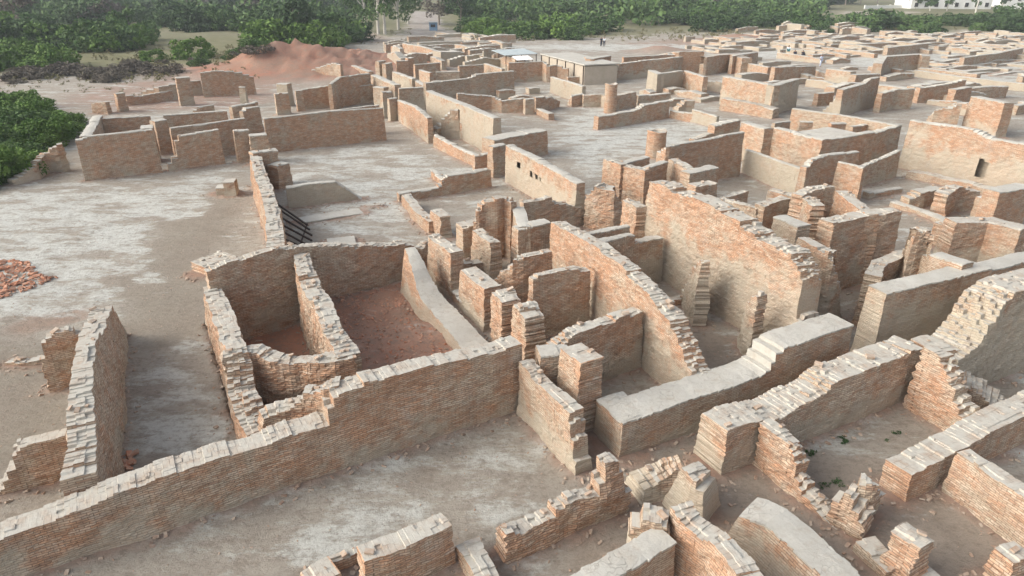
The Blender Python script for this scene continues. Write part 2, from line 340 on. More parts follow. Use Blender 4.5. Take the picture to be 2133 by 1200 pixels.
    if cap and not cells:
        ov=.012; cv=[];cf=[]
        up=.022+.012*rg.random()
        ee=(rg.random((2,n))-.4)*.05
        cr=[]
        for q in range(6):
            if q==0: w,dz,ex=0,-.045,ov
            elif q==5: w,dz,ex=1,-.045,ov
            else:
                w=(q-1)/3; dz=up*(.35 if q in(1,4) else 1)+ (fbm(ss*3+q*9,ss*0+sd_,19,2)-.5)*.02; ex=ov if q in(1,4) else 0
            sgn=-1 if q<3 else 1
            bx=FX[:,-1]*(1-w)+BX[:,-1]*w; by=FY[:,-1]*(1-w)+BY[:,-1]*w
            exx=(ex+(ee[0] if q<3 else ee[1])*(1 if q in(0,1,4,5) else 0))*sgn
            cr.append(np.stack([bx+nx*exx,by+ny*exx,(hh if 1<q<4 else (np.minimum(hh,hF) if q<3 else np.minimum(hh,hB)))+dz],-1))
        cv=np.concatenate(cr)
        for i in range(n-1):
            if abs(hh[i]-hh[i+1])>(.3 if (r<=.3 or cap2) else .12): continue
            for q in range(5):
                f=(q*n+i,q*n+i+1,(q+1)*n+i+1,(q+1)*n+i); cf.append(f if not flip else f[::-1])
        if cf: mesh_obj('mud_capping',cv,cf,[MC_],parent=ob_)
    if r>=.5 and D<45:
        for i in rg.choice(n,max(1,int(L*(2.2 if r>.8 else .7)))):
            w=rg.uniform(.1,.9); TOPS.append((X[i]+nx[i]*t*w,Y[i]+ny[i]*t*w,hh[i]+.03))
    WALLS.append((np.stack([X+nx*t/2,Y+ny*t/2],-1)[::2],t/2+.03,hm)); return ob_
def Wl(label,a,b,prof,t=.45,z=0.,hol=(),**k):
    p=g(a[0],a[1],z)
    if isinstance(b,str): q=(p[0]+math.sin(R(AZ[b])),p[1]+math.cos(R(AZ[b])))
    else: q=g(b[0],b[1],z)
    pts=[plane_pt(p,q,*c) for c in prof]
    k['holes']=[(*plane_pt(p,q,x,y),w_,h_) for x,y,w_,h_ in hol]
    d=(q[0]-p[0],q[1]-p[1]); pts.sort(key=lambda c:c[0]*d[0]+c[1]*d[1])
    return build_wall(label,pts,t,**k)
def Pl(label,prof,t=.45,hol=(),**k):
    if hol: p=g(prof[0][0],prof[0][1],prof[0][2]); q=g(prof[-1][0],prof[-1][1],prof[-1][2]); k['holes']=[(*plane_pt(p,q,x,y),w_,h_) for x,y,w_,h_ in hol]
    return build_wall(label,[(*g(x,y,h),h) for x,y,h in prof],t,**k)
# ================================================================ WALLS: pixel surveys -> metres on the ground
# --- front yard
Wl("long brick wall across the front yard from the left edge, left half low and ragged",(67,1197),(1075,858),[(-150,1180),(0,1123),(117,1083),(233,1033),(333,993),(433,960),(540,932),(613,903),(686,882),(690,823),(763,800),(897,763),(1030,735),(1085,715)],.62,o=.65,pl=.25,r=.45)
Wl("long free-standing brick wall at the left, right face shaded, top white",(233,1015),(250,740),[(193,980),(190,867),(192,777),(200,720),(213,680),(228,640),(242,675),(258,715)],(130,867),o=.1,pl=.2,r=.6,bat=.1)
Wl("low arched stub of brick leaning against the long wall at the left",(110,815),'A',[(96,770),(88,722),(107,697),(143,685),(166,692)],.3,o=.55,pl=0,r=.8,cap=0)
Pl("row of low loose bricks on the grey earth left of the arched stub",[(12,757,.15),(50,755,.22),(97,750,.2)],.35,o=.3,pl=.2,r=1,cap=0)
Wl("short low brick wall at the left edge ending against the long shaded wall",(0,1037),(127,1003),[(-90,1055),(0,1022),(22,985),(30,945),(43,932),(90,921),(134,911)],.5,o=.4,pl=0,r=.7,cap=0)
# --- twin pit rooms
Pl("left outer wall of the twin pit rooms, ragged, stepping down to the front",[(513,905,.9),(497,865,1.1),(479,800,1.5),(470,735,2.1),(455,690,2.0),(440,647,1.9),(428,612,1.7),(424,598,1.6)],.6,zb=-1.6,o=.75,pl=.1,r=.7,cap=0,bat=.07)
Wl("back wall of the twin pit rooms, grey brown brick with a thin pale top",(687,627),(840,587),[(433,566),(447,558),(480,542),(520,537),(540,527),(570,520),(597,518),(670,512),(743,510),(840,508),(860,515)],.42,zb=-1.6,o=.35,pl=.1,r=.5)
Pl("sunlit curving wall dividing the two pit rooms, top edge crumbling",[(705,745,1.9),(690,720,2.0),(673,693,2.1),(663,663,2.1),(647,627,2.1),(630,597,2.15),(622,573,2.2),(612,530,2.3)],.62,zb=-1.6,o=.35,pl=.1,r=.9,cap=0)
Pl("ragged front wall of the left pit room with a dip in its top",[(470,742,2.1),(500,735,2.1),(530,730,2.05),(548,745,1.9),(565,752,1.85),(597,757,1.8),(625,748,1.9),(645,753,1.85),(697,748,1.95),(733,742,1.95)],.5,zb=-1.6,o=.65,pl=.1,r=1,cap=0)
Pl("low brick ledge along the back of the left pit room",[(500,660,-.2),(560,647,-.2),(617,636,-.2)],.35,zb=-1.6,o=.8,pl=0,r=.6,cap=0)
Pl("short white-topped brick spur between the pit rooms and the front wall",[(530,895,.85),(512,850,1.3),(500,815,1.5)],.42,o=.5,pl=0,r=.9,cap=0)
Pl("ragged upper course of brick set back behind the front wall below the pit room",[(552,868,1.55),(565,856,1.65),(613,842,1.75),(630,828,1.95),(655,818,2.1),(678,812,2.3),(700,806,2.35)],.45,o=.6,pl=0,r=.9,cap=0)
Pl("eroded sloping wall right of the right pit room, ending in a mud ridge",[(980,724,.3),(950,690,.5),(930,668,.55),(905,640,.65),(886,617,.85),(872,590,1.15),(862,560,1.6),(850,532,1.95),(843,518,2.05)],.42,name='mud_wall',o=.9,pl=.35,r=.3,bat=.14)
Pl("low brick platform at the corner behind the pit rooms",[(434,556,.5),(492,535,.5)],1.2,o=.5,pl=0,r=.8,cap=0,name='brick_platform',cat='platform')
Pl("thin mortar-edged wall piece left of the corridor piers",[(877,517,1.3),(893,503,1.4)],.35,o=.3,pl=.3,r=.5)
# --- corridor piers
Wl("tall white-topped pier, farthest of the corridor row right of the pit rooms",(897,587),(1003,687),[(891,490),(938,528)],(963,523),o=.35,pl=.25,r=.5,name='brick_pier',cat='pier')
Wl("thick white-topped pier, nearest of the corridor row right of the pit rooms",(897,587),(1003,687),[(958,563),(1008,603)],(1040,593),o=.5,pl=.35,r=.5,name='brick_pier',cat='pier')
Pl("low footing wall between the two white-topped corridor piers",[(962,628,.5),(935,600,.5)],.5,o=.3,pl=.4,r=.4)
Pl("slender ragged pier left of its twin behind the front wall",[(1047,627,2.1),(1027,608,2.1)],.7,o=.45,pl=0,r=1,cap=1,name='brick_pier',cat='pier')
Pl("ragged pier nearest the right end of the long front wall",[(1090,658,2.2),(1070,637,2.2)],.75,o=.45,pl=0,r=1,cap=1,name='brick_pier',cat='pier')
Wl("broad cross wall with a jagged left edge and flat pale top",(1137,702),'A',[(1112,600),(1114,582),(1122,575),(1200,558),(1228,565)],.35,o=.35,pl=.15,r=.5)
Pl("reddish cross wall with a broken rounded left shoulder",[(1028,585,1.1),(1045,568,1.6),(1070,548,2.1),(1090,537,2.3),(1150,527,2.3)],.38,o=.75,pl=.2,r=.6)
Pl("flat-topped cross wall facing the camera beside the tall cream wall",[(1080,477,2.4),(1147,464,2.4)],.55,o=.5,pl=.1,r=.4)
Pl("short side wall joined to the flat-topped cross wall",[(1080,474,2.4),(1067,432,2.4)],.5,o=.3,pl=.2,r=.3)
Pl("red-faced wall panel with rounded top and pale broken edge",[(988,468,1.8),(996,442,2.4),(1010,421,2.8),(1035,414,2.95),(1050,412,2.9),(1063,424,2.7)],.4,o=.85,pl=.1,r=.5)
Pl("small pier in front of the red rounded panel",[(1020,505,1.9),(984,479,1.9)],.5,o=.35,pl=.3,r=.7,name='brick_pier',cat='pier')
Pl("small dark-faced block left of the red rounded panel",[(965,473,1.6),(1000,467,1.6)],.8,o=.4,pl=.2,r=.5)
Pl("low step of loose brick between two corridor piers",[(963,553,.8),(1022,547,.8)],.5,o=.5,pl=0,r=1,cap=0)
Pl("low brick curb on the left of the sunken red-walled room",[(892,462,.7),(863,440,.7),(838,405,.7)],.5,o=.5,pl=.1,r=.5)
Pl("square stump at the end of the low brick curb",[(915,452,1.2),(897,437,1.2)],.6,o=.3,pl=.4,r=.6,name='brick_pier',cat='pier')
Wl("low wall with a stepped-up right half at the head of the red-walled room",(880,415),(1050,387),[(832,403),(880,397),(913,391),(922,378),(934,367),(1017,352),(1022,360)],.35,o=.5,pl=.1,r=.4)
Pl("small brick stub at the edge of the big pale courtyard",[(922,376,.5),(897,352,.6)],.35,o=.7,pl=0,r=.7)
Wl("grey plastered low wall standing alone in the pale courtyard",(607,435),(735,420),[(597,392),(640,384),(698,379),(714,388),(740,406),(762,420)],.4,name='mud_wall',o=.1,pl=1.2,r=.2)
Pl("flat pale slab on the courtyard floor before the grey low wall",[(630,464,.16),(757,444,.16)],.95,name='mud_slab',cat='slab',o=.1,pl=1,r=.1)
Pl("small square pale slab behind the right pit room",[(683,511,.22),(741,505,.22)],.95,name='mud_slab',cat='slab',o=.1,pl=1,r=.2)
Pl("short red kerb beside the grey low wall",[(762,430,.12),(797,427,.12)],.3,o=.8,pl=0,r=.5,cap=0)
Pl("curving sunlit wall between the grey earth yard and the courtyard, top full of cracks",[(557,515,1.7),(556,470,1.8),(553,440,1.9),(543,400,2.0),(527,350,2.1),(520,322,2.1)],.62,o=.8,pl=0,r=.6,cap=0,bat=.08)
Pl("rough brick lump at the far end of the curving sunlit wall",[(530,320,2.2),(575,313,2.2)],.7,o=.5,pl=0,r=1,cap=1)
Pl("dark brick buttress on the courtyard side of the curving wall",[(577,347,1.5),(602,340,1.5)],.9,o=.5,pl=0,r=.8)
Pl("low front half of the little plinth in the grey earth yard",[(449,392,.5),(489,390,.5)],.8,o=.3,pl=.6,r=.4,name='plinth',cat='plinth')
Pl("taller back half of the little plinth in the grey earth yard",[(464,381,.9),(487,380,.9)],.8,o=.3,pl=.6,r=.3,name='plinth',cat='plinth')
# --- right of the front wall
Wl("pale flat-faced cross wall running from the front wall's right end toward the camera",(1080,865),(1193,985),[(1083,752),(1117,797),(1157,828),(1187,861),(1203,884),(1201,925),(1197,962)],.42,o=.4,pl=.45,r=.5)
Pl("thick brick block behind the end of the front wall, right half with a flat top",[(1207,760,2.4),(1167,727,2.4)],.75,o=.6,pl=.2,r=.6,name='brick_pier',cat='pier')
Pl("lower grey-topped shoulder of the thick brick block",[(1127,742,2.1),(1190,735,2.1)],.6,o=.4,pl=.3,r=.4)
Wl("cross wall butting against the long diagonal wall, orange band under its top",(1267,793),(1337,765),[(1160,728),(1178,712),(1188,702),(1205,694),(1327,652),(1340,649)],.45,o=.6,pl=.5,r=.5)
Wl("long diagonal wall in the middle, stepping down toward the camera, cream lower face",(1227,663),(1337,765),[(1150,463),(1200,487),(1240,510),(1263,530),(1293,553),(1313,577),(1343,603),(1367,630),(1393,663),(1413,700),(1423,730),(1437,760),(1450,790),(1456,820)],.55,o=.85,pl=.45,r=.7)
Wl("reddish cross wall in two steps between the two great diagonal walls",(1360,592),(1387,583),[(1253,503),(1320,488),(1324,503),(1370,497),(1380,495)],.35,o=.6,pl=.55,r=.4)
Pl("thin grey wall just behind the two-step cross wall",[(1225,489,2.6),(1312,472,2.6)],.3,o=.3,pl=.3,r=.3)
Wl("tallest diagonal wall, orange upper courses over smooth plaster, stepped ragged right end",(1387,587),(1575,708),[(1352,381),(1392,391),(1398,402),(1430,408),(1540,460),(1546,472),(1570,482),(1577,496),(1600,501),(1645,528),(1650,545),(1661,556),(1672,587),(1675,617),(1668,640),(1660,680)],(1570,447),o=.8,pl=.62,r=.7)
Pl("triangular stepped buttress nearer the middle of the tallest diagonal wall",[(1426,612,.4),(1432,590,1.2),(1444,560,2.0),(1460,535,2.8)],.42,o=.2,pl=.6,r=.8,cap=0)
Pl("triangular stepped buttress near the right end of the tallest diagonal wall",[(1540,705,.1),(1548,660,1.3),(1560,632,2.0),(1578,611,2.5)],.45,o=.2,pl=.6,r=.8,cap=0)
Pl("low brick sill crossing the deep corridor floor",[(1395,632,.3),(1447,617,.3)],.3,o=.5,pl=.1,r=.8,cap=0)
Wl("heavy flat-topped wall in the front centre right, rubble step in the middle, right part higher",(1290,958),(1467,895),[(1297,880),(1590,780),(1602,768),(1622,737),(1635,724),(1777,677)],.92,o=.35,pl=.25,r=.25)
Pl("square return at the left end of the heavy flat-topped wall",[(1295,879,1.22),(1243,832,1.22)],.85,o=.5,pl=.5,r=.25)
Wl("great smooth grey wall at the right with a red band high on its left",(1812,759),(2020,703),[(1848,613),(2067,560)],(2037,543),o=.55,pl=.75,r=.15)
Wl("reddish wall at the right edge continuing beyond the great smooth grey wall",(2030,690),'A',[(2066,563),(2133,546),(2230,525)],.7,o=.6,pl=.3,r=.3)
Pl("pale flat wall top running back from the great smooth grey wall",[(2005,553,2.9),(1940,530,2.9)],.6,o=.3,pl=.6,r=.3)
Pl("stepped brick peak behind the great smooth grey wall",[(1862,545,1.4),(1880,528,2.0),(1897,505,2.6),(1908,486,3.2),(1935,484,3.2)],.6,o=.45,pl=.1,r=.9,cap=0)
Pl("sloping brick revetment inside the room behind the great grey wall",[(1835,575,2.2),(1850,548,2.0),(1890,530,2.0),(1940,533,2.5)],.5,o=.25,pl=.2,r=.7,cap=0)
Pl("broad red-brown wall with a crumbling left top, behind the arched wall end",[(1738,464,3.2),(1803,449,3.2),(1878,441,3.2)],.7,o=.65,pl=.3,r=.6)
Pl("curving grey wall end with a fan of stepped bricks, right of the tallest diagonal wall",[(1746,660,.1),(1746,630,.9),(1746,600,1.7),(1742,575,2.3),(1733,550,2.8),(1723,528,3.1),(1700,514,3.2),(1663,495,3.2)],.45,o=.3,pl=.5,r=.6)
Pl("square grey block top behind the curving grey wall end",[(1663,473,3.1),(1612,452,3.1)],.65,o=.15,pl=.7,r=.3)
Pl("short dark-faced wall left of the square grey block",[(1592,428,2.5),(1645,414,2.5)],.5,o=.5,pl=.1,r=.5)
Pl("low rough sunlit wall left of the short dark-faced wall",[(1575,434,2.3),(1500,413,2.3)],.45,o=.3,pl=.4,r=.7)
Pl("ragged sunlit wall joining the corner of the broad red-brown wall",[(1803,446,3.2),(1740,398,3.2)],.55,o=.7,pl=.1,r=.7)
Pl("rough cross wall at the back of the L-shaped block",[(1672,410,3.1),(1700,396,3.2),(1738,392,3.2)],.5,o=.5,pl=.1,r=.8,cap=0)
Pl("rough pier at the left corner of the L-shaped block",[(1690,425,3.1),(1668,408,3.1)],.6,o=.4,pl=.2,r=.9,name='brick_pier',cat='pier')
# --- front right rooms
Wl("thick rubble-topped wall sweeping along the back of the weedy room",(1490,997),(1880,837),[(1517,893),(1590,873),(1623,871),(1723,817),(1750,795),(1830,762),(1923,727)],.95,o=.35,pl=.45,r=.5)
Wl("sunlit side wall of the weedy room stepping down to a ruined red footing",(1590,990),(1723,1097),[(1590,882),(1610,898),(1640,928),(1653,960),(1662,1003),(1680,1030),(1733,1087)],.42,o=.75,pl=.1,r=1,cap=0)
Wl("lumpy orange pier at the foot of the side wall of the weedy room",(1730,1100),(1772,1122),[(1732,1085),(1745,1055),(1762,1038),(1778,1052),(1792,1095)],.5,o=.8,pl=0,r=1,cap=0,name='brick_pier',cat='pier')
Pl("broken arch-like mud stub beside the lumpy orange pier",[(1772,1035,.8),(1798,1000,1.4),(1825,1002,1.4),(1836,1030,.7)],.38,o=.5,pl=.4,r=.9,cap=0)
Pl("low kerb of flat bricks leading to the front right pier",[(1845,1188,.4),(1785,1127,.4)],.5,o=.4,pl=0,r=.5,cap=0)
Pl("brick pier with loose bricks on top near the lower right corner",[(1910,1138,1.25),(1866,1108,1.25)],.55,o=.75,pl=0,r=1,cap=0,name='brick_pier',cat='pier')
Pl("red ruined footing below the front right pier",[(1955,1240,.3),(1905,1195,.35)],.5,o=.9,pl=0,r=1,cap=0)
Wl("wide white-topped wall closing the weedy room on the right, near the lower right corner",(1885,1050),'A',[(1903,992),(1945,968),(1993,941),(2030,920),(2133,868),(2250,810)],.72,o=.5,pl=.1,r=.45)
Wl("low side wall with a cracked pale top running into the lower right corner",(1970,1035),(2123,1153),[(1995,942),(2103,1010),(2220,1085)],.42,o=.4,pl=.05,r=.5)
Wl("right side wall of the weedy room ending in a fan of stepped bricks",(1880,848),(1960,898),[(1925,728),(1955,748),(1970,770),(1985,805),(2000,840),(2018,872)],.5,o=.35,pl=0,r=1,cap=0)
Pl("pale square block on the far corner of the weedy room",[(1958,733,1.75),(1998,722,1.75)],.95,o=.4,pl=.2,r=.6)
Wl("high rubble wall rising to the right edge, light mud face",(2050,800),'A',[(1995,748),(2012,732),(2040,708),(2057,678),(2090,630),(2120,607),(2210,580)],1.1,o=.1,pl=.8,r=.7,cap=0,name='rubble_wall')
Pl("low stepped masonry slope below the high rubble wall",[(2100,868,.35),(2050,830,.7),(2005,800,1.0)],1.0,o=.4,pl=0,r=1,cap=0)
Pl("small pier cut by the right edge near the lower right corner",[(2118,1172,.9),(2150,1160,.9)],.5,o=.7,pl=0,r=.9,cap=0,name='brick_pier',cat='pier')
# --- bottom
Wl("crumbling wall at the bottom centre rising to a broken pale peak",(1060,1172),(1195,1117),[(1058,1100),(1087,1107),(1157,1074),(1195,1046),(1243,1035),(1256,1000),(1266,970),(1288,965),(1297,1000),(1304,1045)],.4,o=.6,pl=.1,r=1,cap=0)
Pl("flat-topped wall at the bottom edge right of the crumbling peak wall",[(1180,1265,1.35),(1293,1200,1.35),(1408,1130,1.35)],.55,o=.3,pl=.1,r=.3)
Pl("heap of pale stones behind the flat-topped bottom wall",[(1322,1108,1.2),(1345,1080,1.6),(1388,1088,1.6)],.5,o=.3,pl=.6,r=1,cap=0,name='rubble_wall')
Pl("sunlit wall with ragged coping running off the bottom edge right of centre",[(1560,1235,1.6),(1533,1197,1.6),(1477,1130,1.6),(1412,1077,1.7),(1397,1052,1.75)],.5,o=.85,pl=.05,r=.7)
Pl("weathered white mud pier standing between the crumbling wall and the rubble-topped wall",[(1462,1025,.9),(1445,1000,1.15),(1420,975,1.2)],.55,name='mud_pier',cat='pier',o=.3,pl=.9,r=.5,bat=.25)
Pl("low earthen arm left of the weathered white mud pier",[(1345,1012,.5),(1380,992,.65),(1425,972,.9)],.5,name='mud_wall',o=.5,pl=.6,r=.7,bat=.2,cap=0)
Pl("smooth round-shouldered mud wall running to the bottom edge at the right",[(1770,1265,.95),(1710,1200,.95),(1650,1140,.95),(1590,1088,.95),(1545,1075,.8)],.75,name='mud_wall',o=.6,pl=.7,r=.2,bat=.3)
Pl("thick brick wall with a grooved top at the bottom edge, left of centre",[(762,1170,1.2),(820,1147,1.2),(907,1112,1.2),(940,1096,1.2)],.52,o=.5,pl=0,r=.6,cap=1)
Pl("low pale brick footing right of the grooved wall",[(1000,1225,.55),(952,1135,.55)],.5,o=.4,pl=0,r=.6,cap=0)
Pl("thin single-brick kerb left of the grooved wall",[(688,1168,.45),(752,1145,.45)],.13,o=.6,pl=0,r=.6,cap=0)
Pl("brick pile corner at the bottom edge left of the grooved wall",[(655,1218,.6),(703,1192,.6)],.6,o=.4,pl=0,r=.9,cap=0)
# --- upper left building
Wl("tall reddish front wall at the left edge of the upper left building",(163,382),(463,343),[(158,293),(187,284),(250,277),(315,270),(323,295),(332,340)],.35,o=.65,pl=.05,r=.2)
Wl("second front wall of the upper left building, right of the dark doorway",(163,382),(463,343),[(352,345),(364,330),(370,284),(410,277),(455,270),(461,300),(467,334)],.35,o=.6,pl=.05,r=.25)
Pl("end wall at the far left corner of the upper left building",[(187,283,2.5),(200,264,2.5),(213,240,2.5)],.6,o=.3,pl=.2,r=.3)
Pl("low crumbling wall descending into the bushes at the far left",[(30,378,.3),(75,350,.8),(95,322,1.3),(118,305,1.8),(130,303,1.8)],.5,o=.3,pl=.5,r=.9,cap=0)
Pl("pale-capped block on the left of the dark doorway",[(292,268,2.5),(318,266,2.5)],1.2,o=.4,pl=.2,r=.2)
Pl("inner wall with a level pale top inside the upper left building",[(213,248,2.4),(312,241,2.4)],.25,o=.6,pl=.1,r=.2)
Pl("block right of the doorway passage in the upper left building",[(322,253,2.5),(347,249,2.5)],.7,o=.5,pl=.1,r=.3)
Pl("long back room wall with a wide pale top in the upper left building",[(340,240,2.5),(472,231,2.5)],.35,o=.55,pl=.1,r=.2)
Pl("low-lying inner wall running behind the second front wall",[(355,268,2.5),(450,256,2.5),(510,247,2.5)],.28,o=.5,pl=.1,r=.2)
Wl("square brick pier right of the second front wall",(490,342),(524,338),[(487,273),(518,271)],.5,o=.6,pl=0,r=.3,name='brick_pier',cat='pier')
Pl("mud-capped block where the upper left building meets the courtyard wall",[(520,283,2.1),(556,280,2.1)],.8,o=.3,pl=.4,r=.6)
Pl("rounded gable-like wall left of the red courtyard wall",[(507,235,2.2),(513,225,2.5),(540,222,2.5)],.4,o=.5,pl=.2,r=.3)
Pl("short pale wall before the thin post of brick",[(483,222,2.2),(537,212,2.2)],.35,o=.4,pl=.3,r=.2)
Pl("thin post of brick standing beyond the upper left building",[(497,181,2.0),(509,181,2.0)],.4,o=.2,pl=.7,r=.3,name='brick_pier',cat='pier')
Pl("tall ragged pillar left of the big rectangular panel wall",[(367,163,2.8),(394,161,2.8)],.5,o=.4,pl=.3,r=.7,name='brick_pier',cat='pier')
Wl("long low reddish wall leading to the tall ragged pillar",(263,222),(370,210),[(262,198),(290,201),(372,186)],.3,o=.7,pl=.1,r=.3)
Pl("short thick stump at the left end of the long low reddish wall",[(242,196,1.8),(259,194,1.8)],.5,o=.5,pl=.2,r=.7,name='brick_pier',cat='pier')
Pl("broken stub farthest left beyond the upper left building",[(190,216,1.0),(218,213,1.2)],.5,o=.6,pl=.1,r=.9,cap=0)
Wl("big rectangular red panel wall standing alone in the upper left",(422,205),(500,200),[(417,152),(450,148),(490,149),(520,158),(528,163)],.35,o=.75,pl=.15,r=.2)
Pl("sloping wall behind the long low reddish wall",[(297,191,1.0),(330,182,1.5),(368,175,1.7)],.3,o=.3,pl=.4,r=.3)
Pl("small pale wall between the ragged pillar and the red panel",[(394,170,1.6),(418,168,1.6)],.3,o=.2,pl=.6,r=.2)
Pl("low curved pale wall in front of the big red panel",[(402,232,1.2),(415,222,1.6),(445,218,1.6)],.3,o=.2,pl=.6,r=.3)
# --- upper middle
Wl("broad red courtyard wall with a ruler-straight top",(593,317),(800,293),[(550,248),(677,233),(798,225)],.18,o=.95,pl=.02,r=.12)
Pl("thin parallel wall just behind the broad red courtyard wall",[(590,243,2.3),(790,219,2.3)],.25,o=.5,pl=.2,r=.12)
Wl("grey brown wall with a notch in its top, second row behind the red courtyard wall",(633,230),(775,215),[(630,187),(690,178),(715,189),(735,180),(777,177)],.35,o=.6,pl=.25,r=.2)
Pl("stepped back wall above the notched wall",[(690,176,2.6),(708,161,2.9),(770,153,2.9)],.3,o=.6,pl=.1,r=.2)
Pl("pier at the right end of the notched wall",[(777,181,2.4),(798,183,2.4)],.8,o=.3,pl=.4,r=.3,name='brick_pier',cat='pier')
Pl("sunlit buff wall running toward the camera behind the notched wall",[(822,178,2.6),(772,156,2.6)],.6,o=.2,pl=.6,r=.2)
Pl("grey stained wall end at the head of the narrow lane",[(831,185,2.4),(881,182,2.4)],.3,o=.1,pl=.6,r=.2)
Pl("slim pier on the left of the narrow lane, the farther one",[(797,192,2.4),(815,190,2.4)],.5,o=.2,pl=.6,r=.3,name='brick_pier',cat='pier')
Pl("slim pier on the left of the narrow lane, the nearer one",[(811,207,2.0),(827,205,2.0)],.4,o=.2,pl=.6,r=.3,name='brick_pier',cat='pier')
Pl("brick pier before the notched wall at its left end",[(573,196,2.0),(600,194,2.0)],.5,o=.5,pl=.3,r=.4,name='brick_pier',cat='pier')
Pl("grey pillar behind the brick pier left of the notched wall",[(576,175,2.2),(597,176,2.2)],.8,o=.1,pl=.8,r=.2,name='brick_pier',cat='pier')
Pl("short orange wall left of the notched wall",[(616,189,2.0),(630,188,2.0)],.3,o=.7,pl=.1,r=.3)
Wl("sunlit orange wall along the right side of the courtyard",(823,247),(893,301),[(826,209),(863,223),(876,233),(890,246)],.4,o=.9,pl=.25,r=.4)
Wl("low crumbling sunlit wall continuing down the right side of the courtyard",(893,303),(990,350),[(903,280),(930,297),(953,307),(988,322)],.35,o=.9,pl=.1,r=.7,cap=1)
Pl("long straight cream wall with a broad pale top, running toward the camera",[(1027,247,2.8),(960,218,2.8),(887,190,2.8)],.6,o=.25,pl=.9,r=.15)
Pl("curved broken partition under the long cream wall",[(908,280,.5),(914,262,1.0),(925,245,1.7),(940,230,2.3),(954,228,2.4)],.3,o=.3,pl=.6,r=.4)
Wl("narrow partition with hollowed left edge under the long cream wall",(966,294),(990,288),[(965,268),(971,240),(992,234)],.3,o=.5,pl=.4,r=.4)
Pl("stub below the curved broken partition",[(910,268,.9),(927,263,.9)],.3,o=.4,pl=.3,r=.6)
Pl("flat earth-topped platform right of the cream wall's end",[(1030,292,1.8),(1060,286,1.8),(1140,272,1.8)],1.3,o=.5,pl=.2,r=.25,name='brick_platform',cat='platform')
Pl("rough pillar at the corner below the earth-topped platform",[(1028,306,2.1),(1053,300,2.1)],.5,o=.5,pl=.1,r=.8,name='brick_pier',cat='pier')
Pl("low brick block left of the rough pillar",[(990,326,1.2),(1027,319,1.3)],.4,o=.6,pl=.1,r=.5)
Pl("tall cream wall with a row of small holes, wide white coping",[(1200,382,2.4),(1103,326,2.4),(1054,303,2.4)],.5,o=.75,pl=.72,r=.3,hol=[(1078,344,.5,.35),(1102,363,.5,.3),(1114,369,.45,.3),(1122,373,.45,.3)])
Pl("shattered rubble mass at the near end of the tall cream wall",[(1222,412,1.7),(1240,396,2.2),(1280,402,2.2),(1295,430,1.4)],.9,o=.5,pl=.1,r=1,cap=0,name='rubble_wall')
Wl("dark cross wall stepping down to the right behind the diagonal wall",(1243,468),'A',[(1092,422),(1147,412),(1154,421),(1203,433),(1245,434)],.38,o=.45,pl=.1,r=.6)
# --- upper right
Pl("red wall in front of the long pale shed",[(1060,131,2.4),(1130,128,2.4),(1140,138,2.0),(1160,135,2.1),(1183,145,1.6)],.35,o=.8,pl=.3,r=.3)
Pl("low red continuation of the wall before the shed",[(1183,161,.9),(1262,156,.9)],.4,o=.8,pl=.1,r=.5)
Pl("pale low wall on the left of the pillar court",[(1213,180,1.8),(1147,160,1.8)],.4,o=.1,pl=.9,r=.2)
Pl("long wavy-topped grey wall behind the cream wall",[(887,174,2.4),(977,164,2.4),(993,155,2.8),(1070,148,2.8)],.4,o=.2,pl=.4,r=.3)
Pl("reddish wall sloping down on the right of the long cream wall",[(953,195,1.9),(1023,200,1.5),(1043,208,1.2)],.4,o=.7,pl=.2,r=.3)
Wl("low red wall with two end piers near the pillar court",(1047,237),(1093,236),[(1045,211),(1093,205)],.35,o=.7,pl=.1,r=.3)
Pl("dark little pier right of the low red wall",[(1095,207,1.5),(1113,206,1.5)],.6,o=.5,pl=.3,r=.4,name='brick_pier',cat='pier')
Pl("sunlit little pier right of the dark little pier",[(1117,203,1.5),(1136,201,1.5)],.6,o=.7,pl=.1,r=.4,name='brick_pier',cat='pier')
Pl("jagged broken wall between the little piers and the track",[(1137,204,1.3),(1150,200,1.4),(1165,210,.7)],.5,o=.5,pl=.1,r=1,cap=0)
Pl("low orange footing in front of the sunlit little pier",[(1143,238,.6),(1117,227,.6)],.5,o=.8,pl=.1,r=.4)
Pl("triangular broken stub on the far side of the track",[(1183,214,.3),(1190,201,1.1),(1216,196,1.2)],.4,o=.5,pl=.2,r=.5)
Pl("rough wall left of the farther round pillar",[(1217,199,1.2),(1256,196,1.3)],.6,o=.3,pl=.4,r=.8,cap=0)
Pl("rubble wall right of the farther round pillar",[(1283,199,1.5),(1325,193,1.5)],.8,o=.5,pl=.2,r=1,cap=0)
Pl("low level wall beyond the rubble wall near the farther round pillar",[(1330,200,1.0),(1397,195,1.0)],.6,o=.2,pl=.5,r=.3)
Wl("long low wall with a raised right half, bordering the white court",(1245,273),(1393,248),[(1247,244),(1327,230),(1343,219),(1395,210)],.5,o=.65,pl=.15,r=.25)
Wl("low orange wall on the far side of the white court",(1393,248),(1443,258),[(1396,230),(1442,236)],.3,o=.9,pl=.1,r=.2)
Wl("taller buff wall on the far side of the white court",(1443,258),(1488,268),[(1442,227),(1493,243)],.3,o=.4,pl=.8,r=.2)
Pl("weathered stump behind the white court",[(1415,224,.6),(1430,209,1.2),(1447,209,1.2)],.7,o=.2,pl=.4,r=.9,cap=0)
Pl("mud-capped block right of the white court",[(1490,262,1.5),(1543,250,1.7)],.7,o=.3,pl=.5,r=.3)
Pl("long tapering red wall right of the nearer round pillar",[(1370,318,2.2),(1390,305,2.8),(1550,276,2.85)],.25,o=.8,pl=.15,r=.2)
Wl("smooth buff wall running down from the tapering red wall",(1550,365),(1660,412),[(1552,312),(1600,328),(1672,354)],.25,o=.2,pl=1,r=.1)
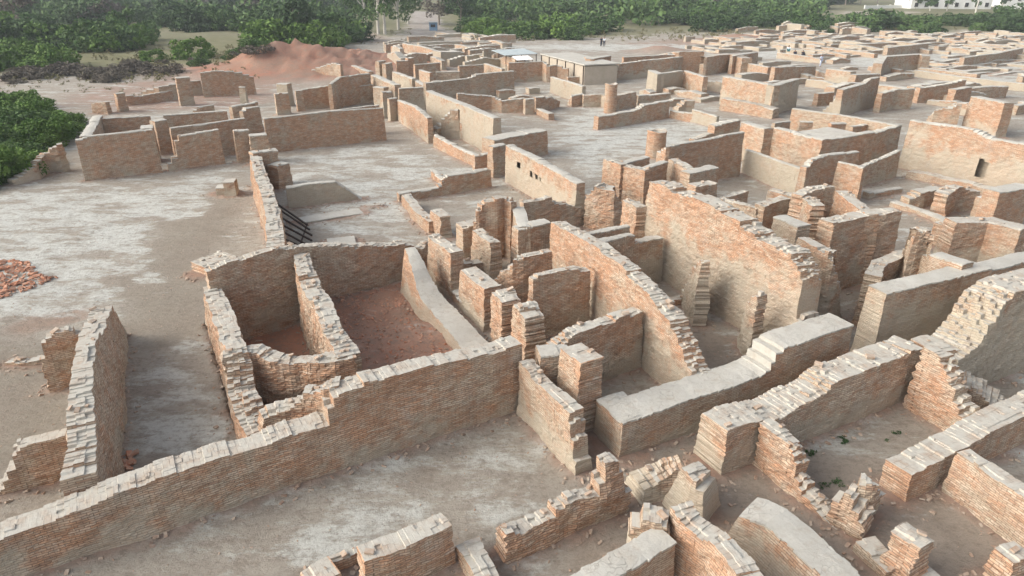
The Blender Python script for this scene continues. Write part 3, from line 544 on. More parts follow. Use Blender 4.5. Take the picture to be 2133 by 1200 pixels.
Pl("ragged upright end of the first narrow cell below the nearer round pillar",[(1293,344,2.6),(1257,332,2.6)],.5,o=.7,pl=.1,r=.7,name='brick_pier',cat='pier')
Pl("dark wall running right from the first narrow cell end",[(1295,342,2.5),(1353,327,2.5)],.5,o=.4,pl=.1,r=.3)
Pl("ragged upright end of the second narrow cell below the nearer round pillar",[(1343,354,2.6),(1300,344,2.6)],.5,o=.75,pl=.1,r=.7,name='brick_pier',cat='pier')
Pl("wall running right from the second narrow cell end",[(1345,352,2.5),(1390,336,2.5)],.4,o=.4,pl=.1,r=.3)
Pl("rough buff side wall of the narrow cells",[(1440,359,2.4),(1392,330,2.4)],.5,o=.3,pl=.4,r=.6)
Pl("flat triangular-topped wall before the tapering red wall",[(1438,362,2.4),(1497,350,2.4)],.7,o=.5,pl=.1,r=.4)
Pl("round-topped stub behind the top of the tallest diagonal wall",[(1450,389,2.3),(1493,381,2.3)],.6,o=.5,pl=.1,r=.7,name='brick_pier',cat='pier')
Pl("square ragged pillar left of the tallest diagonal wall",[(1325,430,2.9),(1300,412,2.9)],.5,o=.6,pl=.2,r=.8,name='brick_pier',cat='pier')
Pl("lower lumpy pillar against the left end of the tallest diagonal wall",[(1372,468,2.3),(1350,448,2.4)],.6,o=.4,pl=.2,r=1,cap=0,name='brick_pier',cat='pier')
Pl("orange-brown sunlit front of the big flat-roofed block",[(1713,292,2.6),(1613,267,2.6)],.6,o=.6,pl=.15,r=.5)
Pl("shaded right front of the big flat-roofed block",[(1716,293,2.55),(1823,275,2.55)],.5,o=.6,pl=.1,r=.2)
Pl("pale earth deck filling the top of the big flat-roofed block",[(1716,288,2.5),(1785,277,2.5)],2.2,o=.3,pl=.6,r=.1,name='earth_deck',cat='platform')
Pl("right corner wall of the flat-roofed block with a taller top",[(1823,276,2.4),(1878,261,2.6)],.4,o=.6,pl=.3,r=.3)
Pl("thin straight coping wall behind the flat-roofed block",[(1872,262,2.6),(1750,240,2.6),(1650,226,2.6)],.35,o=.3,pl=.4,r=.15)
Pl("small partition at the left behind the flat-roofed block",[(1615,257,2.3),(1647,253,2.3)],.3,o=.4,pl=.3,r=.3)
Pl("small partition second from the left behind the flat-roofed block",[(1667,254,2.3),(1694,255,2.3)],.4,o=.5,pl=.3,r=.3)
Pl("small partition with an orange face behind the earth deck",[(1733,258,2.3),(1763,257,2.3)],.4,o=.8,pl=.1,r=.3)
Pl("small diagonal partition nearest the right corner behind the earth deck",[(1777,265,2.3),(1814,258,2.3)],.3,o=.6,pl=.1,r=.3)
Pl("sunlit upright block left of the flat-roofed block, dark gap beside it",[(1593,268,2.6),(1545,254,2.6)],.7,o=.5,pl=.3,r=.5)
Pl("arched red wall with a white coping below the flat-roofed block",[(1676,368,1.6),(1682,350,2.1),(1692,335,2.4),(1717,325,2.5),(1790,316,2.5)],.3,o=.75,pl=.1,r=.2)
Pl("short cross wall with level top right of the arched red wall",[(1798,350,2.2),(1745,338,2.2)],.25,o=.6,pl=.2,r=.15)
Wl("dark grey brick wall right of the arched red wall",(1795,390),(1873,367),[(1797,347),(1877,313)],.22,o=.25,pl=.3,r=.2)
big13=Wl("great buff wall at the upper right with small drain openings and a broken top",(1890,355),'B',[(1897,250),(1990,263),(2030,271),(2050,281),(2075,290),(2133,300),(2230,318)],.4,o=.75,pl=.62,r=.45,hol=[(2052,349,.6,.8),(2046,367,.6,.3),(2050,333,.4,.15)])
Pl("rubble bench along the foot of the great buff wall",[(2060,392,.5),(1985,375,.5),(1893,357,.5)],.7,o=.3,pl=.2,r=1,cap=0,name='rubble_wall')
Pl("sunlit orange tower-like block at the upper right edge",[(2093,215,2.8),(2022,201,2.8)],.9,o=.85,pl=.3,r=.3)
Pl("triangular dark stone wall left of the orange tower block",[(1932,248,.6),(1945,232,1.5),(2003,218,2.2)],.4,o=.3,pl=.1,r=.6)
Wl("dark red wall with an orange end above the great buff wall",(1907,218),(1987,213),[(1917,184),(1983,174),(2013,166)],.5,o=.7,pl=.1,r=.3)
Pl("rough wall left of the dark red wall with the orange end",[(1838,196,1.8),(1870,186,2.0),(1905,185,2.0)],.5,o=.4,pl=.3,r=.8)
Pl("wall with a red upper band and grey foot rising in steps to the right",[(1757,187,2.6),(1803,174,2.6),(1815,165,2.9),(1833,161,2.9)],.5,o=.6,pl=.5,r=.2)
Pl("sloping buff buttress at the left end of the red-banded wall",[(1715,232,.3),(1735,212,1.3),(1755,192,2.3)],.6,o=.2,pl=.9,r=.2)
Pl("low orange stub left of the sloping buff buttress",[(1705,196,1.3),(1737,192,1.3)],.5,o=.8,pl=.2,r=.6)
Pl("sunlit long face of the terraced block right of the pillar court",[(1612,179,2.8),(1560,169,2.8),(1507,159,2.8)],.7,o=.5,pl=.4,r=.6)
Pl("shaded grey end of the terraced block right of the pillar court",[(1614,179,2.8),(1665,165,2.8)],.7,o=.1,pl=.9,r=.3)
Pl("loose rubble terrace below the sunlit long face",[(1610,226,1.0),(1560,214,1.2),(1503,205,1.2)],1.0,o=.4,pl=.1,r=1,cap=0,name='rubble_wall')
Pl("whitewashed corner block in the middle of the upper right",[(1370,155,2.2),(1423,148,2.2)],.5,o=.1,pl=1,r=.2)
Pl("bright left return of the whitewashed corner block",[(1368,154,2.2),(1350,147,2.2)],.8,o=.1,pl=1,r=.3)
Pl("shaggy sunlit wall right of the whitewashed corner block",[(1465,160,2.2),(1425,147,2.2)],.5,o=.7,pl=.3,r=.8)
Pl("curving rising wall on the right of the shed",[(1267,164,.3),(1275,147,1.4),(1290,134,2.0),(1345,127,2.2),(1400,121,2.4),(1460,113,2.4)],.6,o=.4,pl=.4,r=.5)
Pl("red wall top just behind the curving rising wall",[(1300,119,2.6),(1403,114,2.6),(1412,108,3.0),(1467,107,3.0)],.4,o=.85,pl=.1,r=.3)
Pl("big shaggy mass of broken brick at the top of the slope",[(1458,142,1.0),(1470,120,2.4),(1520,113,2.4),(1545,122,2.2)],1.4,o=.4,pl=.2,r=1,cap=0,name='rubble_wall')
Pl("dark straight wall right of the shaggy mass",[(1527,117,2.4),(1580,109,2.4)],.4,o=.5,pl=.1,r=.3)
Pl("sunlit low wall in front of the dark straight wall",[(1600,140,1.6),(1533,127,1.6)],.5,o=.6,pl=.4,r=.3)
Pl("bright orange tower block at the end of the shed",[(1231,124,2.6),(1273,116,2.6)],.8,o=1,pl=.1,r=.2)
Pl("sunlit left side of the bright orange tower block",[(1230,124,2.6),(1217,118,2.6)],.5,o=1,pl=.4,r=.2)
Pl("wall carrying the resting visitors, dark red end",[(1615,140,2.0),(1700,138,1.7)],.6,o=.6,pl=.2,r=.4)
Pl("buff block nearest the walking visitor",[(1772,150,2.0),(1722,143,2.0)],.9,o=.3,pl=.7,r=.4)
Pl("dark-ended block right of the walking visitor",[(1783,157,1.8),(1833,155,1.5)],.8,o=.4,pl=.4,r=.5)
Pl("pale fallen block right of the resting visitors",[(1690,160,1.0),(1725,165,.8)],.8,o=.4,pl=.4,r=.5)
Pl("long pale parapet crossing the upper right",[(2160,178,1.0),(2000,160,1.0),(1905,146,1.0)],.6,o=.1,pl=.9,r=.1)
Pl("brown flat-topped block alone in the pale far court",[(1838,133,2.2),(1848,118,2.4),(1918,113,2.4),(1922,118,2.2)],1.0,o=.3,pl=.5,r=.2)
Pl("dark wall end on the far side of the pale court",[(2010,120,1.8),(2075,112,1.8),(2133,100,1.8)],.6,o=.2,pl=.4,r=.2)
Pl("long thin wall behind the brown flat-topped block",[(1850,100,1.6),(1935,90,1.6)],.6,o=.2,pl=.4,r=.3)
Pl("rubble strewn wall above the orange tower block",[(1985,190,1.2),(2060,182,1.4),(2100,180,1.3)],.8,o=.5,pl=.2,r=.9)
Pl("little orange pier above the dark triangular wall",[(1992,187,1.8),(2025,182,1.8)],.7,o=.8,pl=.3,r=.5,name='brick_pier',cat='pier')
Pl("broad low wall below the great buff wall on the right edge",[(2050,455,1.6),(2133,478,1.6),(2230,500,1.6)][::-1],.7,o=.5,pl=.3,r=.5)
Pl("thick sunlit wall at the right edge above the great smooth grey wall",[(2125,478,2.2),(2060,462,2.2),(1993,463,2.2)],.8,o=.6,pl=.4,r=.5)
Pl("long low kerb running diagonally across the right-hand court",[(1990,470,.35),(1920,440,.35),(1855,420,.35)],.5,o=.3,pl=.4,r=.4)
Pl("small stepped stub on the kerb at the right-hand court",[(1970,468,1.2),(1992,462,1.2)],.5,o=.6,pl=.2,r=.6)
Pl("slanting low wall in the right-hand court",[(1895,418,.6),(1925,402,1.0),(1965,392,1.0)],.7,o=.5,pl=.2,r=.6)
Pl("knobbly brick stump with a sunlit left side in the right-hand court",[(1978,405,1.4),(2000,390,1.5),(2040,398,1.2)],.7,o=.6,pl=.1,r=1,cap=0)
Pl("brown wall at the right edge below the drain openings",[(2083,402,2.2),(2150,390,2.2)],.8,o=.6,pl=.2,r=.3)

Pl("sloping ruined wall standing on the foot of the red mound",[(640,152,.6),(660,142,1.2),(695,131,2.0),(708,136,1.8)],.4,o=.5,pl=.2,r=.4)
Pl("low pale-topped wall right of the ruined wall on the mound",[(768,150,1.0),(732,137,1.0)],.6,o=.4,pl=.3,r=.3)
Pl("twin pier on the left of the room quarter behind the lane, taller",[(789,128,2.4),(803,126,2.4)],.6,o=.3,pl=.4,r=.4,name='brick_pier',cat='pier')
Pl("twin pier on the right, beside the taller one behind the lane",[(803,133,2.2),(817,131,2.2)],.6,o=.4,pl=.3,r=.4,name='brick_pier',cat='pier')
Pl("dark red block beside the twin piers behind the lane",[(826,127,2.3),(850,126,2.3)],.5,o=.8,pl=.1,r=.3)
Pl("ragged reddish pillar in the room quarter behind the lane",[(850,122,2.5),(862,121,2.5)],.6,o=.7,pl=.1,r=.6,name='brick_pier',cat='pier')
Pl("pale-topped wall right of the ragged reddish pillar",[(864,135,2.2),(917,131,2.2)],.35,o=.6,pl=.1,r=.2)
Pl("pale grey cross wall in front of the ragged reddish pillar",[(858,164,2.2),(817,150,2.2)],.5,o=.1,pl=.8,r=.2)
Pl("small sunlit corner wall in front of the pale grey cross wall",[(880,178,2.0),(861,166,2.0)],.5,o=.5,pl=.6,r=.3)
Pl("dark level-topped wall in the middle of the room quarter",[(957,138,2.2),(1007,134,2.2)],.35,o=.3,pl=.3,r=.2)
Pl("buff wall running down from the dark level-topped wall",[(1045,144,2.0),(1008,132,2.1)],.4,o=.4,pl=.6,r=.4)
Pl("low cell partition below the dark level-topped wall",[(908,150,1.8),(957,149,1.8)],.35,o=.2,pl=.6,r=.2)
Pl("short cell end below the ragged reddish pillar",[(873,146,1.8),(895,152,1.8)],.4,o=.5,pl=.3,r=.4)
Pl("long shaggy sunlit wall at the back of the room quarter",[(920,110,1.8),(880,98,1.9),(838,90,1.8)],.6,o=.7,pl=.4,r=.6)
Pl("broad whitish block at the back of the room quarter",[(918,108,2.0),(960,108,1.8)],2.2,o=.1,pl=1,r=.2)
Pl("grey stepped wall right of the broad whitish block",[(973,117,1.6),(1005,112,1.8),(1008,102,2.6),(1023,100,2.6)],.6,o=.1,pl=.8,r=.2)
Pl("rounded grey wall with a red hollow left of the bluish awning",[(1022,118,1.2),(1034,110,2.0),(1055,108,2.0)],.6,o=.5,pl=.5,r=.3)

Pl("dusty low bench of rubble behind the long tapering red wall",[(1450,292,.7),(1480,280,.9),(1500,278,.8)],.6,o=.4,pl=.3,r=.9,cap=0)
Pl("cross wall in the court between the narrow cells and the buff wall",[(1500,415,1.6),(1560,398,1.7)],.4,o=.6,pl=.2,r=.5)
Pl("rough stub against the foot of the tapering red wall",[(1450,405,1.4),(1492,398,1.4)],.6,o=.4,pl=.3,r=.8,cap=0)
Pl("small wall under the arched red wall's left end",[(1600,395,1.0),(1650,408,1.0)],.5,o=.4,pl=.4,r=.5)
Pl("narrow wall between the square grey block and the arched red wall",[(1700,440,2.2),(1665,425,2.2)],.4,o=.3,pl=.4,r=.4)
Pl("short sunlit wall right of the knobbly brick stump",[(2060,420,1.2),(2035,408,1.3)],.5,o=.5,pl=.3,r=.6)
Pl("thin footing in the court below the dark grey brick wall",[(1880,392,.4),(1810,402,.4)],.4,o=.3,pl=.5,r=.4)

# ================================================================ far ruins, small structures, ground
Pn=lambda x,y,z=0:Vector((*g(x,y,z),z))
def column(label,x,yb,d,h,tk=.1):
    c=g(x,yb); nseg=28; rows=int(h/.08); v=[];f=[]
    for j in range(rows+1):
        for q in range(nseg):
            a=q*2*math.pi/nseg; rr=d/2*(1.06-.06*j/rows)+random.uniform(-.012,.012)+(.03 if j==rows-1 else 0)
            v.append((c[0]+rr*math.cos(a),c[1]+rr*math.sin(a),-.1+j*(h+.1)/rows+ (.05*math.sin(a*2+x)+random.uniform(-.03,.03) if j==rows else 0)))
    for q in range(nseg):
        a=q*2*math.pi/nseg; rr=d/2*.62; v.append((c[0]+rr*math.cos(a),c[1]+rr*math.sin(a),h-.02))
    for q in range(nseg):
        a=q*2*math.pi/nseg; rr=d/2*.55; v.append((c[0]+rr*math.cos(a),c[1]+rr*math.sin(a),h-.5))
    for j in range(rows+2):
        for q in range(nseg): f.append((j*nseg+q,j*nseg+(q+1)%nseg,(j+1)*nseg+(q+1)%nseg,(j+1)*nseg+q))
    f.append(tuple((rows+2)*nseg+q for q in range(nseg)))
    o=mesh_obj('round_pillar',v,f,[MB_,MT_],mi=[0]*(rows*nseg)+[1]*(2*nseg+1)); uvl=o.data.uv_layers.new(name='UVMap'); k=0; u=[]
    for p in o.data.polygons:
        for vi in p.vertices:
            j,q=divmod(vi,nseg); u+= [q/nseg*math.pi*d*(1 if q or True else 0),o.data.vertices[vi].co.z]
    uvl.data.foreach_set('uv',u); ca=o.data.color_attributes.new('wl','FLOAT_COLOR','POINT'); ca.data.foreach_set('color',[.75,.05,.6,1]*len(v))
    tag(o,label,'pillar'); WALLS.append((np.array([[c[0],c[1]],[c[0]+.01,c[1]]]),d/2,h))
column("round brick pillar farther off, beside the rubble walls of the pillar court",1270,236,1.15,2.75)
column("round brick pillar nearer the camera with a hollow top, beside the white court",1364,328,1.35,1.95)
# generated fields of far walls: rooms of low pale walls
def farfield(region,n,label,group,hr=(.5,1.6),seed=1,o=(.1,.5),sz=(3,9)):
    rg=random.Random(seed); x0,x1,y0,y1=region; pts=0
    for i in range(n):
        y=y0+(y1-y0)*((i+.5)/n)**1.0; x=rg.uniform(x0,x1)
        if len(region)>4: pass
        c=g(x,y); az=AZ['A'] if rg.random()<.62 else AZ['B']; az=R(az+rg.uniform(-5,5)); L=rg.uniform(*sz)
        h=rg.uniform(*hr); t=rg.uniform(.5,1.1); dx,dy=math.sin(az)*L/2,math.cos(az)*L/2
        p=[(c[0]-dx,c[1]-dy,h*rg.uniform(.7,1)),(c[0],c[1],h),(c[0]+dx,c[1]+dy,h*rg.uniform(.6,1))]
        build_wall(label,p,t,o=rg.uniform(*o),pl=rg.uniform(.3,1),r=.3,group=group)
def rooms(cx,cy,nx_,ny_,cell,hr,seed,o=(.05,.4),keep=.84):
    rg=random.Random(seed); c=g(cx,cy); a=R(AZ['A']+rg.uniform(-4,4)); bb=R(AZ['B']+rg.uniform(-4,4)); ua=(math.sin(a),math.cos(a)); ub=(math.sin(bb),math.cos(bb))
    sa=[0]; sb=[0]
    for i in range(nx_): sa.append(sa[-1]+rg.uniform(.6,1.5)*cell)
    for i in range(ny_): sb.append(sb[-1]+rg.uniform(.6,1.4)*cell)
    P_=lambda u,v:(c[0]+ua[0]*(u-sa[-1]/2)+ub[0]*(v-sb[-1]/2),c[1]+ua[1]*(u-sa[-1]/2)+ub[1]*(v-sb[-1]/2))
    for i in range(nx_+1):
        for j in range(ny_+1):
            for du,dv in ((1,0),(0,1)):
                if i+du>nx_ or j+dv>ny_ or rg.random()>keep: continue
                p=P_(sa[i],sb[j]); q=P_(sa[i+du],sb[j+dv]); f=rg.choice((1,1,.7)); q=(p[0]+(q[0]-p[0])*f,p[1]+(q[1]-p[1])*f); h=rg.uniform(*hr)
                build_wall("low pale wall of a small far room on the right, one of a dense maze",[(*p,h*rg.uniform(.75,1)),((p[0]+q[0])/2,(p[1]+q[1])/2,h*rg.uniform(.85,1)),(*q,h*rg.uniform(.7,1))],rg.uniform(.5,.9),o=rg.uniform(*o),pl=rg.uniform(.4,1),r=.3,group="maze of far room walls on the right")
for q in ((1560,88,4,3,4.5,(.4,1.1),41),(1660,92,3,3,4.5,(.4,1.1),42),(1790,86,4,3,4.5,(.5,1.3),43),(1900,84,4,3,5,(.5,1.4),44),(2010,88,4,3,5,(.5,1.4),45),(2110,84,4,3,5,(.5,1.4),46),(1790,106,4,2,4,(.4,1.0),47),(1960,104,4,3,4,(.5,1.2),48),(2090,112,4,3,4,(.5,1.2),49),(2040,138,4,2,3.6,(.3,.8),50),(2110,152,3,2,3.6,(.3,.8),51),(1740,112,3,2,4,(.4,.9),52),(1530,104,3,2,4,(.3,.8),53)): rooms(*q)
farfield((1500,1740,66,100),30,"low pale ruin wall among the far rooms left of the pale far court","far ruin walls left of the pale court",(.4,1.5),3,(.05,.4))
farfield((1740,2180,80,110),52,"low pale ruin wall among the far rooms at the top right","far ruin walls at the top right",(.4,1.6),4,(.05,.35),(4,12))
farfield((1930,2180,120,160),14,"very low room wall on the pale ground at the right edge","low room walls at the right edge",(.25,.7),5,(.1,.3))
farfield((1640,1840,100,130),14,"low wall between the visitors and the brown flat-topped block","low walls around the visitors' court",(.3,1.1),6)
farfield((880,1060,72,100),20,"low pale wall in the far quarter left of the shed","far walls left of the shed",(.4,1.3),8)
farfield((1640,1800,64,74),12,"stacked pale wall on the highest far ruin mound before the trees","walls on the far ruin mound",(1.2,2.6),21,(.1,.3),(3,7))
farfield((820,1060,104,150),26,"pale room wall in the quarter between the red mound and the shed","room walls between the red mound and the shed",(1.0,2.2),9,(.1,.6),(3,7))
farfield((1560,1850,128,205),16,"low broken wall in the crowded middle distance at the upper right","broken walls in the crowded upper right",(.6,1.5),31,(.2,.7),(2,6))
farfield((1850,2150,168,245),16,"low brown wall scattered above the great buff wall","low walls above the great buff wall",(.5,1.5),32,(.3,.8),(2,6))
farfield((1270,1500,118,205),12,"small ruined wall among the court walls right of the shed","small walls right of the shed",(.4,1.3),33,(.3,.8),(2,5))
farfield((880,1260,140,235),14,"small partition stub in the rooms between the cream wall and the shed","partition stubs before the shed",(.5,1.4),34,(.2,.7),(1.2,3.5))
farfield((1880,2140,95,165),26,"thin room wall on the pale ground at the far right","thin room walls at the far right",(.4,1.1),35,(.05,.3),(4,10))
farfield((1290,1500,196,225),6,"half buried wall on the slope above the white court","half buried walls on the slope",(.4,.9),10,(.3,.7),(2,4))
# past 300 brick walls the farthest ones become one stuff object
import bmesh
bw=[o for o in COL.objects if o.get('category')=='wall' and o.name.startswith('brick_wall')]
def wsize(o):
    c=[v.co for v in list(o.data.vertices)[::7]]; d=Vector((sum(v.x for v in c),sum(v.y for v in c),0))/len(c)
    return (max(v.z for v in c)+.3)*max((a-c[0]).length for a in c)/d.length**2
bw.sort(key=wsize,reverse=True); rest_=bw[294:]
if rest_:
    bm=bmesh.new(); bc=bmesh.new()
    for o in rest_:
        bm.from_mesh(o.data)
        for ch in [c for c in COL.objects if c.parent==o]: bc.from_mesh(ch.data); bpy.data.objects.remove(ch)
        bpy.data.objects.remove(o)
    for nm,b_,mats in (('far_ruins',bm,(MB_,MT_)),('mud_capping',bc,(MC_,))):
        me=bpy.data.meshes.new(nm); b_.to_mesh(me)
        for m_ in mats: 
            me.materials.append(m_)
        o=bpy.data.objects.new(nm,me); COL.objects.link(o)
        if nm=='far_ruins': fr=tag(o,"countless small low walls of the farthest ruined rooms",'ruins',kind='stuff')
        else: o.parent=fr; o['kind']='stuff'
# shed
def shed():
    e=bpy.data.objects.new('shed',None); COL.objects.link(e); a=Vector((*g(1127,112,2.4),0)); b=Vector((*g(1217,135,2.4),0)); e.location=a
    tag(e,"long low pale shed with a flat roof and dark posts along its wall",'shed'); d=(b-a); L=d.length; d.normalize(); n=Vector((-d.y,d.x,0)); n=n if n.dot(a)>0 else -n; rz=math.atan2(d.y,d.x)
    def loc(s,w,z): return a+d*s+n*w+Vector((0,0,z))-e.location
    m=MB(); m.box(loc(L/2,.12,1.1),(L,.12,2.2),rz); m.box(loc(L/2,4.4,1.1),(L,.12,2.2),rz); m.box(loc(.06,2.3,1.1),(.12,4.2,2.2),rz); m.box(loc(L-.06,2.3,1.1),(.12,4.2,2.2),rz); m.build('wall',MPLAS,e)
    m=MB(); m.box(loc(L/2,2.3,2.36),(L+.3,4.7,.12),rz); m.build('roof',MC_,e)
    for k in range(6):
        m=MB(); m.box(loc(.2+k*(L-.4)/5,.02,1.12),(.14,.1,2.2),rz); m.build('post',MMET,e)
shed()
def sheet(label,a,b,h,wd,mat):
    p=Vector((*g(*a,h),h)); q=Vector((*g(*b,h),h)); d=(q-p); L=d.length; d.normalize(); n=Vector((-d.y,d.x,0)); n=n if n.dot(Vector((p.x,p.y,0)))>0 else -n
    v=[];f=[];N=24
    for i in range(N+1):
        for j in (0,1):
            for zz in (0,-.03): v.append(p+d*L*i/N+n*wd*j+Vector((0,0,.35*j+(.05 if i%2 else 0)+zz))-p)
    for i in range(N): k=i*4; f+=[(k,k+4,k+6,k+2),(k+1,k+3,k+7,k+5),(k,k+1,k+5,k+4),(k+2,k+6,k+7,k+3)]
    f+=[(0,2,3,1),(N*4,N*4+1,N*4+3,N*4+2)]
    e=bpy.data.objects.new('metal_awning',None); COL.objects.link(e); e.location=p; tag(e,label,'awning'); mesh_obj('roof_sheet',v,f,[mat],e)
    for s in (.05,.5,.95):
        m=MB(); m.box(Vector(d*L*s+n*.2+Vector((0,0,-h/2))),(.1,.1,h),0); m.build('post',MMET,e)
sheet("bluish corrugated awning at the left end of the long shed",(1052,116),(1122,112),2.3,4,MSHEET)
sheet("small pale leaning roof sheet in front of the bluish awning",(1078,126),(1112,124),1.9,1.6,MWHT)
# steel grille beside the curving wall
e=bpy.data.objects.new('steel_grille',None); COL.objects.link(e); e.location=(*g(600,475,.5),.5)
tag(e,"rusty grille of parallel steel beams in the pit beside the curving wall",'grille')
for a,b in (((574,424),(640,470)),((582,438),(645,480)),((586,455),(650,492)),((588,470),(650,503)),((589,484),(640,512)),((590,498),(628,515)),((590,510),(612,517))):
    m=MB(); p=Vector((*g(*a,.85),.85))-e.location; q=Vector((*g(*b,.3),.3))-e.location; d=q-p; s=Vector((-d.y,d.x,0)).normalized()*.035; up=Vector((0,0,.08))
    bb=len(m.v); m.v+=[p-s,p+s,p+s+up,p-s+up,q-s,q+s,q+s+up,q-s+up]; m.f+=[(0,3,2,1),(4,5,6,7),(0,1,5,4),(1,2,6,5),(2,3,7,6),(3,0,4,7)]; m.build('beam',MMET,e)
m=MB(); p=Vector((*g(640,466,.27),.27))-e.location; q=Vector((*g(622,520,.27),.27))-e.location; m.tube([p,q],[.04,.04],6); m.build('edge_rail',MMET,e)
# ---------------------------------------------------------------- ground
def lines(a,b,s,grow,lo,hi):
    L=list(np.arange(a,b,s)); x=b; st=s
    up=[]; 
    while x<hi: up.append(x); st*=grow; x+=st
    up.append(hi); dn=[]; x=a-s; st=s
    while x>lo: dn.append(x); st*=grow; x-=st
    if lo<a-1e-6: dn.append(lo)
    return np.array(dn[::-1]+L+up)
gx=lines(-22,30,.17,1.06,-2500,2500); gy=lines(3,46,.17,1.02,-30,5000)
GX,GY=np.meshgrid(gx,gy,indexing='ij'); gX=GX.ravel(); gY=GY.ravel()
def inpoly(poly,X,Y):
    r=np.zeros(X.shape,bool); n=len(poly); j=n-1
    for i in range(n):
        xi,yi=poly[i]; xj,yj=poly[j]
        if yi!=yj:
            c=((yi>Y)!=(yj>Y))&(X<(xj-xi)*(Y-yi)/(yj-yi)+xi); r^=c
        j=i
    return r
def zpoly(pp,z=0): return [g(x,y,z) for x,y in pp]
def soft(pp,w,z=0):
    """1 inside a ground polygon, ragged noisy edge"""
    P=zpoly(pp,z); wx=(fbm(gX*.7+5,gY*.7,31,4)-.5)*w; wy=(fbm(gX*.7,gY*.7+9,37,4)-.5)*w
    return sum(inpoly(P,gX+wx*(1+.25*k)+w*.22*math.cos(k*2.4)*k**.5,gY+wy*(1+.25*k)+w*.22*math.sin(k*2.4)*k**.5) for k in range(6))/6.
far=np.clip((np.hypot(gX,gY)-60)/200,0,1)
gZ=(fbm(gX*.25,gY*.25,41,5)-.5)*.16+(fbm(gX*1.7,gY*1.7,43,3)-.5)*.045*(1-far)+(fbm(gX*.012,gY*.012,47,3)-.5)*3.0*far
dist=np.full(gX.shape,9.); ctr=np.array([w[0].mean(0) for w in WALLS])
for P_,ht,hm in WALLS:
    lo=P_.min(0)-2.0-ht; hi=P_.max(0)+2.0+ht
    I=np.where((gX>lo[0])&(gX<hi[0])&(gY>lo[1])&(gY<hi[1]))[0]
    if not len(I): continue
    q=np.stack([gX[I],gY[I]],-1); dm=np.full(len(I),9.)
    a=P_[:-1];b=P_[1:]
    if len(a)>40: a=P_[:-1:4]; b=np.concatenate([P_[4::4],P_[-1:]])[:len(a)]
    for s0,s1 in zip(a,b):
        d=s1-s0; L2=max(1e-6,d@d); tt=np.clip(((q-s0)@d)/L2,0,1); dm=np.minimum(dm,np.hypot(*(q-(s0+tt[:,None]*d)).T))
    dist[I]=np.minimum(dist[I],np.maximum(0,dm-ht))
gZ+=.09*np.exp(-dist/.16)*(.5+fbm(gX*2,gY*2,51,3))
# pits
pit1=[(478,770),(452,640),(447,600),(475,575),(600,550),(625,560),(640,700),(700,800),(640,850),(520,870)]
d1=inpoly([g(497,905),g(433,672),g(478,668),g(668,634),g(700,690),g(745,800)],gX,gY).astype(float)
gZ-=.7*d1
d2=inpoly([g(745,800),g(668,634),g(850,588),g(1000,745)],gX,gY).astype(float)
gZ+= d2*(fbm(gX*.9,gY*.9,61,5)-.35)*.5; gZ+=d1*(fbm(gX*1.3,gY*1.3,63,4)-.5)*.3
# red mound
def mound(x,y,rx,ry,h,rot=0):
    c=g(x,y); dx=gX-c[0]; dy=gY-c[1]; q=(dx/rx)**2+(dy/ry)**2; return h*np.exp(-q*1.2)*(.75+.5*fbm(gX*.15,gY*.15,71,4))
mz=mound(575,146,10,7,1.0)+mound(670,140,12,8,1.05)+mound(775,128,11,7,.9)+mound(560,152,5,6,1.0)+mound(640,150,9,8,.9)
mz=mz*(.55+.9*fbm(gX*.6,gY*.6,73,6))+np.clip(mz,0,.5)*(vn(gX*1.8,gY*1.8,75)-.5)*.6; mz=np.maximum(mz,0)
mz=mz+mound(1540,84,8,5,1.2)+mound(1375,108,5,3,1.0)
gZ+=mz
soil=np.empty((len(gX),3)); soil[:]=(.40,.368,.315)
def paint(m,c):
    global soil
    m=m[:,None]; soil=soil*(1-m)+np.array(c)*m
salt=np.full(gX.shape,.42); grass=np.zeros(gX.shape); dust=.70*np.exp(-dist/.38)*(dist<8)
Dg=np.hypot(gX,gY)
grass=np.clip((Dg-150)/40,0,1)
# land left and behind: scrubby
lf=soft([(-400,180),(0,165),(300,150),(560,135),(740,90),(900,62),(1200,80),(1500,62),(2133,75),(2600,80),(2600,-40),(-400,-40)],8)
grass=np.maximum(grass*.9,lf*.8)
fl=soft([(-200,150),(0,150),(280,142),(540,138),(740,90),(500,80),(-200,95)],5); grass=np.maximum(grass,fl*.62); paint(fl,(.27,.25,.13))
paint(soft([(330,130),(560,128),(560,80),(330,82)],6),(.30,.27,.17))
salt+=.20*soft([(-200,640),(-200,400),(200,395),(440,365),(430,440),(300,500),(330,640)],3)
salt+=.14*soft([(590,330),(800,300),(1000,360),(830,390),(870,480),(640,500)],1.5)
salt+=.22*soft([(1000,440),(1240,200),(1500,250),(1520,300),(1330,320),(1260,330),(1230,380),(1150,300)],1.5)
salt+=.16*soft([(500,1120),(900,960),(1180,930),(1000,1080),(700,1190)],2)
salt+=.25*soft([(820,100),(1250,90),(2133,100),(2133,200),(1840,150),(1500,110)],6)
salt+=.15*soft([(270,960),(290,760),(400,740),(460,900)],1)
salt-=.25*soft([(250,640),(330,480),(500,400),(430,560),(440,700),(300,740)],2)
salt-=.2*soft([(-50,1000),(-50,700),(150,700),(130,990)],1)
salt-=.15*soft([(1200,1200),(1300,960),(1500,900),(2133,1000),(2133,1250)],1)
paint(soft([(1200,1250),(1230,1000),(1500,900),(2133,1000),(2200,1300)],1)*.6,(.33,.265,.21))
paint(soft([(1380,600),(1600,760),(1480,800),(1260,800)],1)*.6,(.34,.275,.215))
paint(soft([(1500,420),(2133,420),(2133,700),(1700,700)],1)*.5,(.33,.28,.225))
paint(soft([(-50,1000),(-50,720),(150,730),(130,990)],1)*.7,(.27,.24,.19))
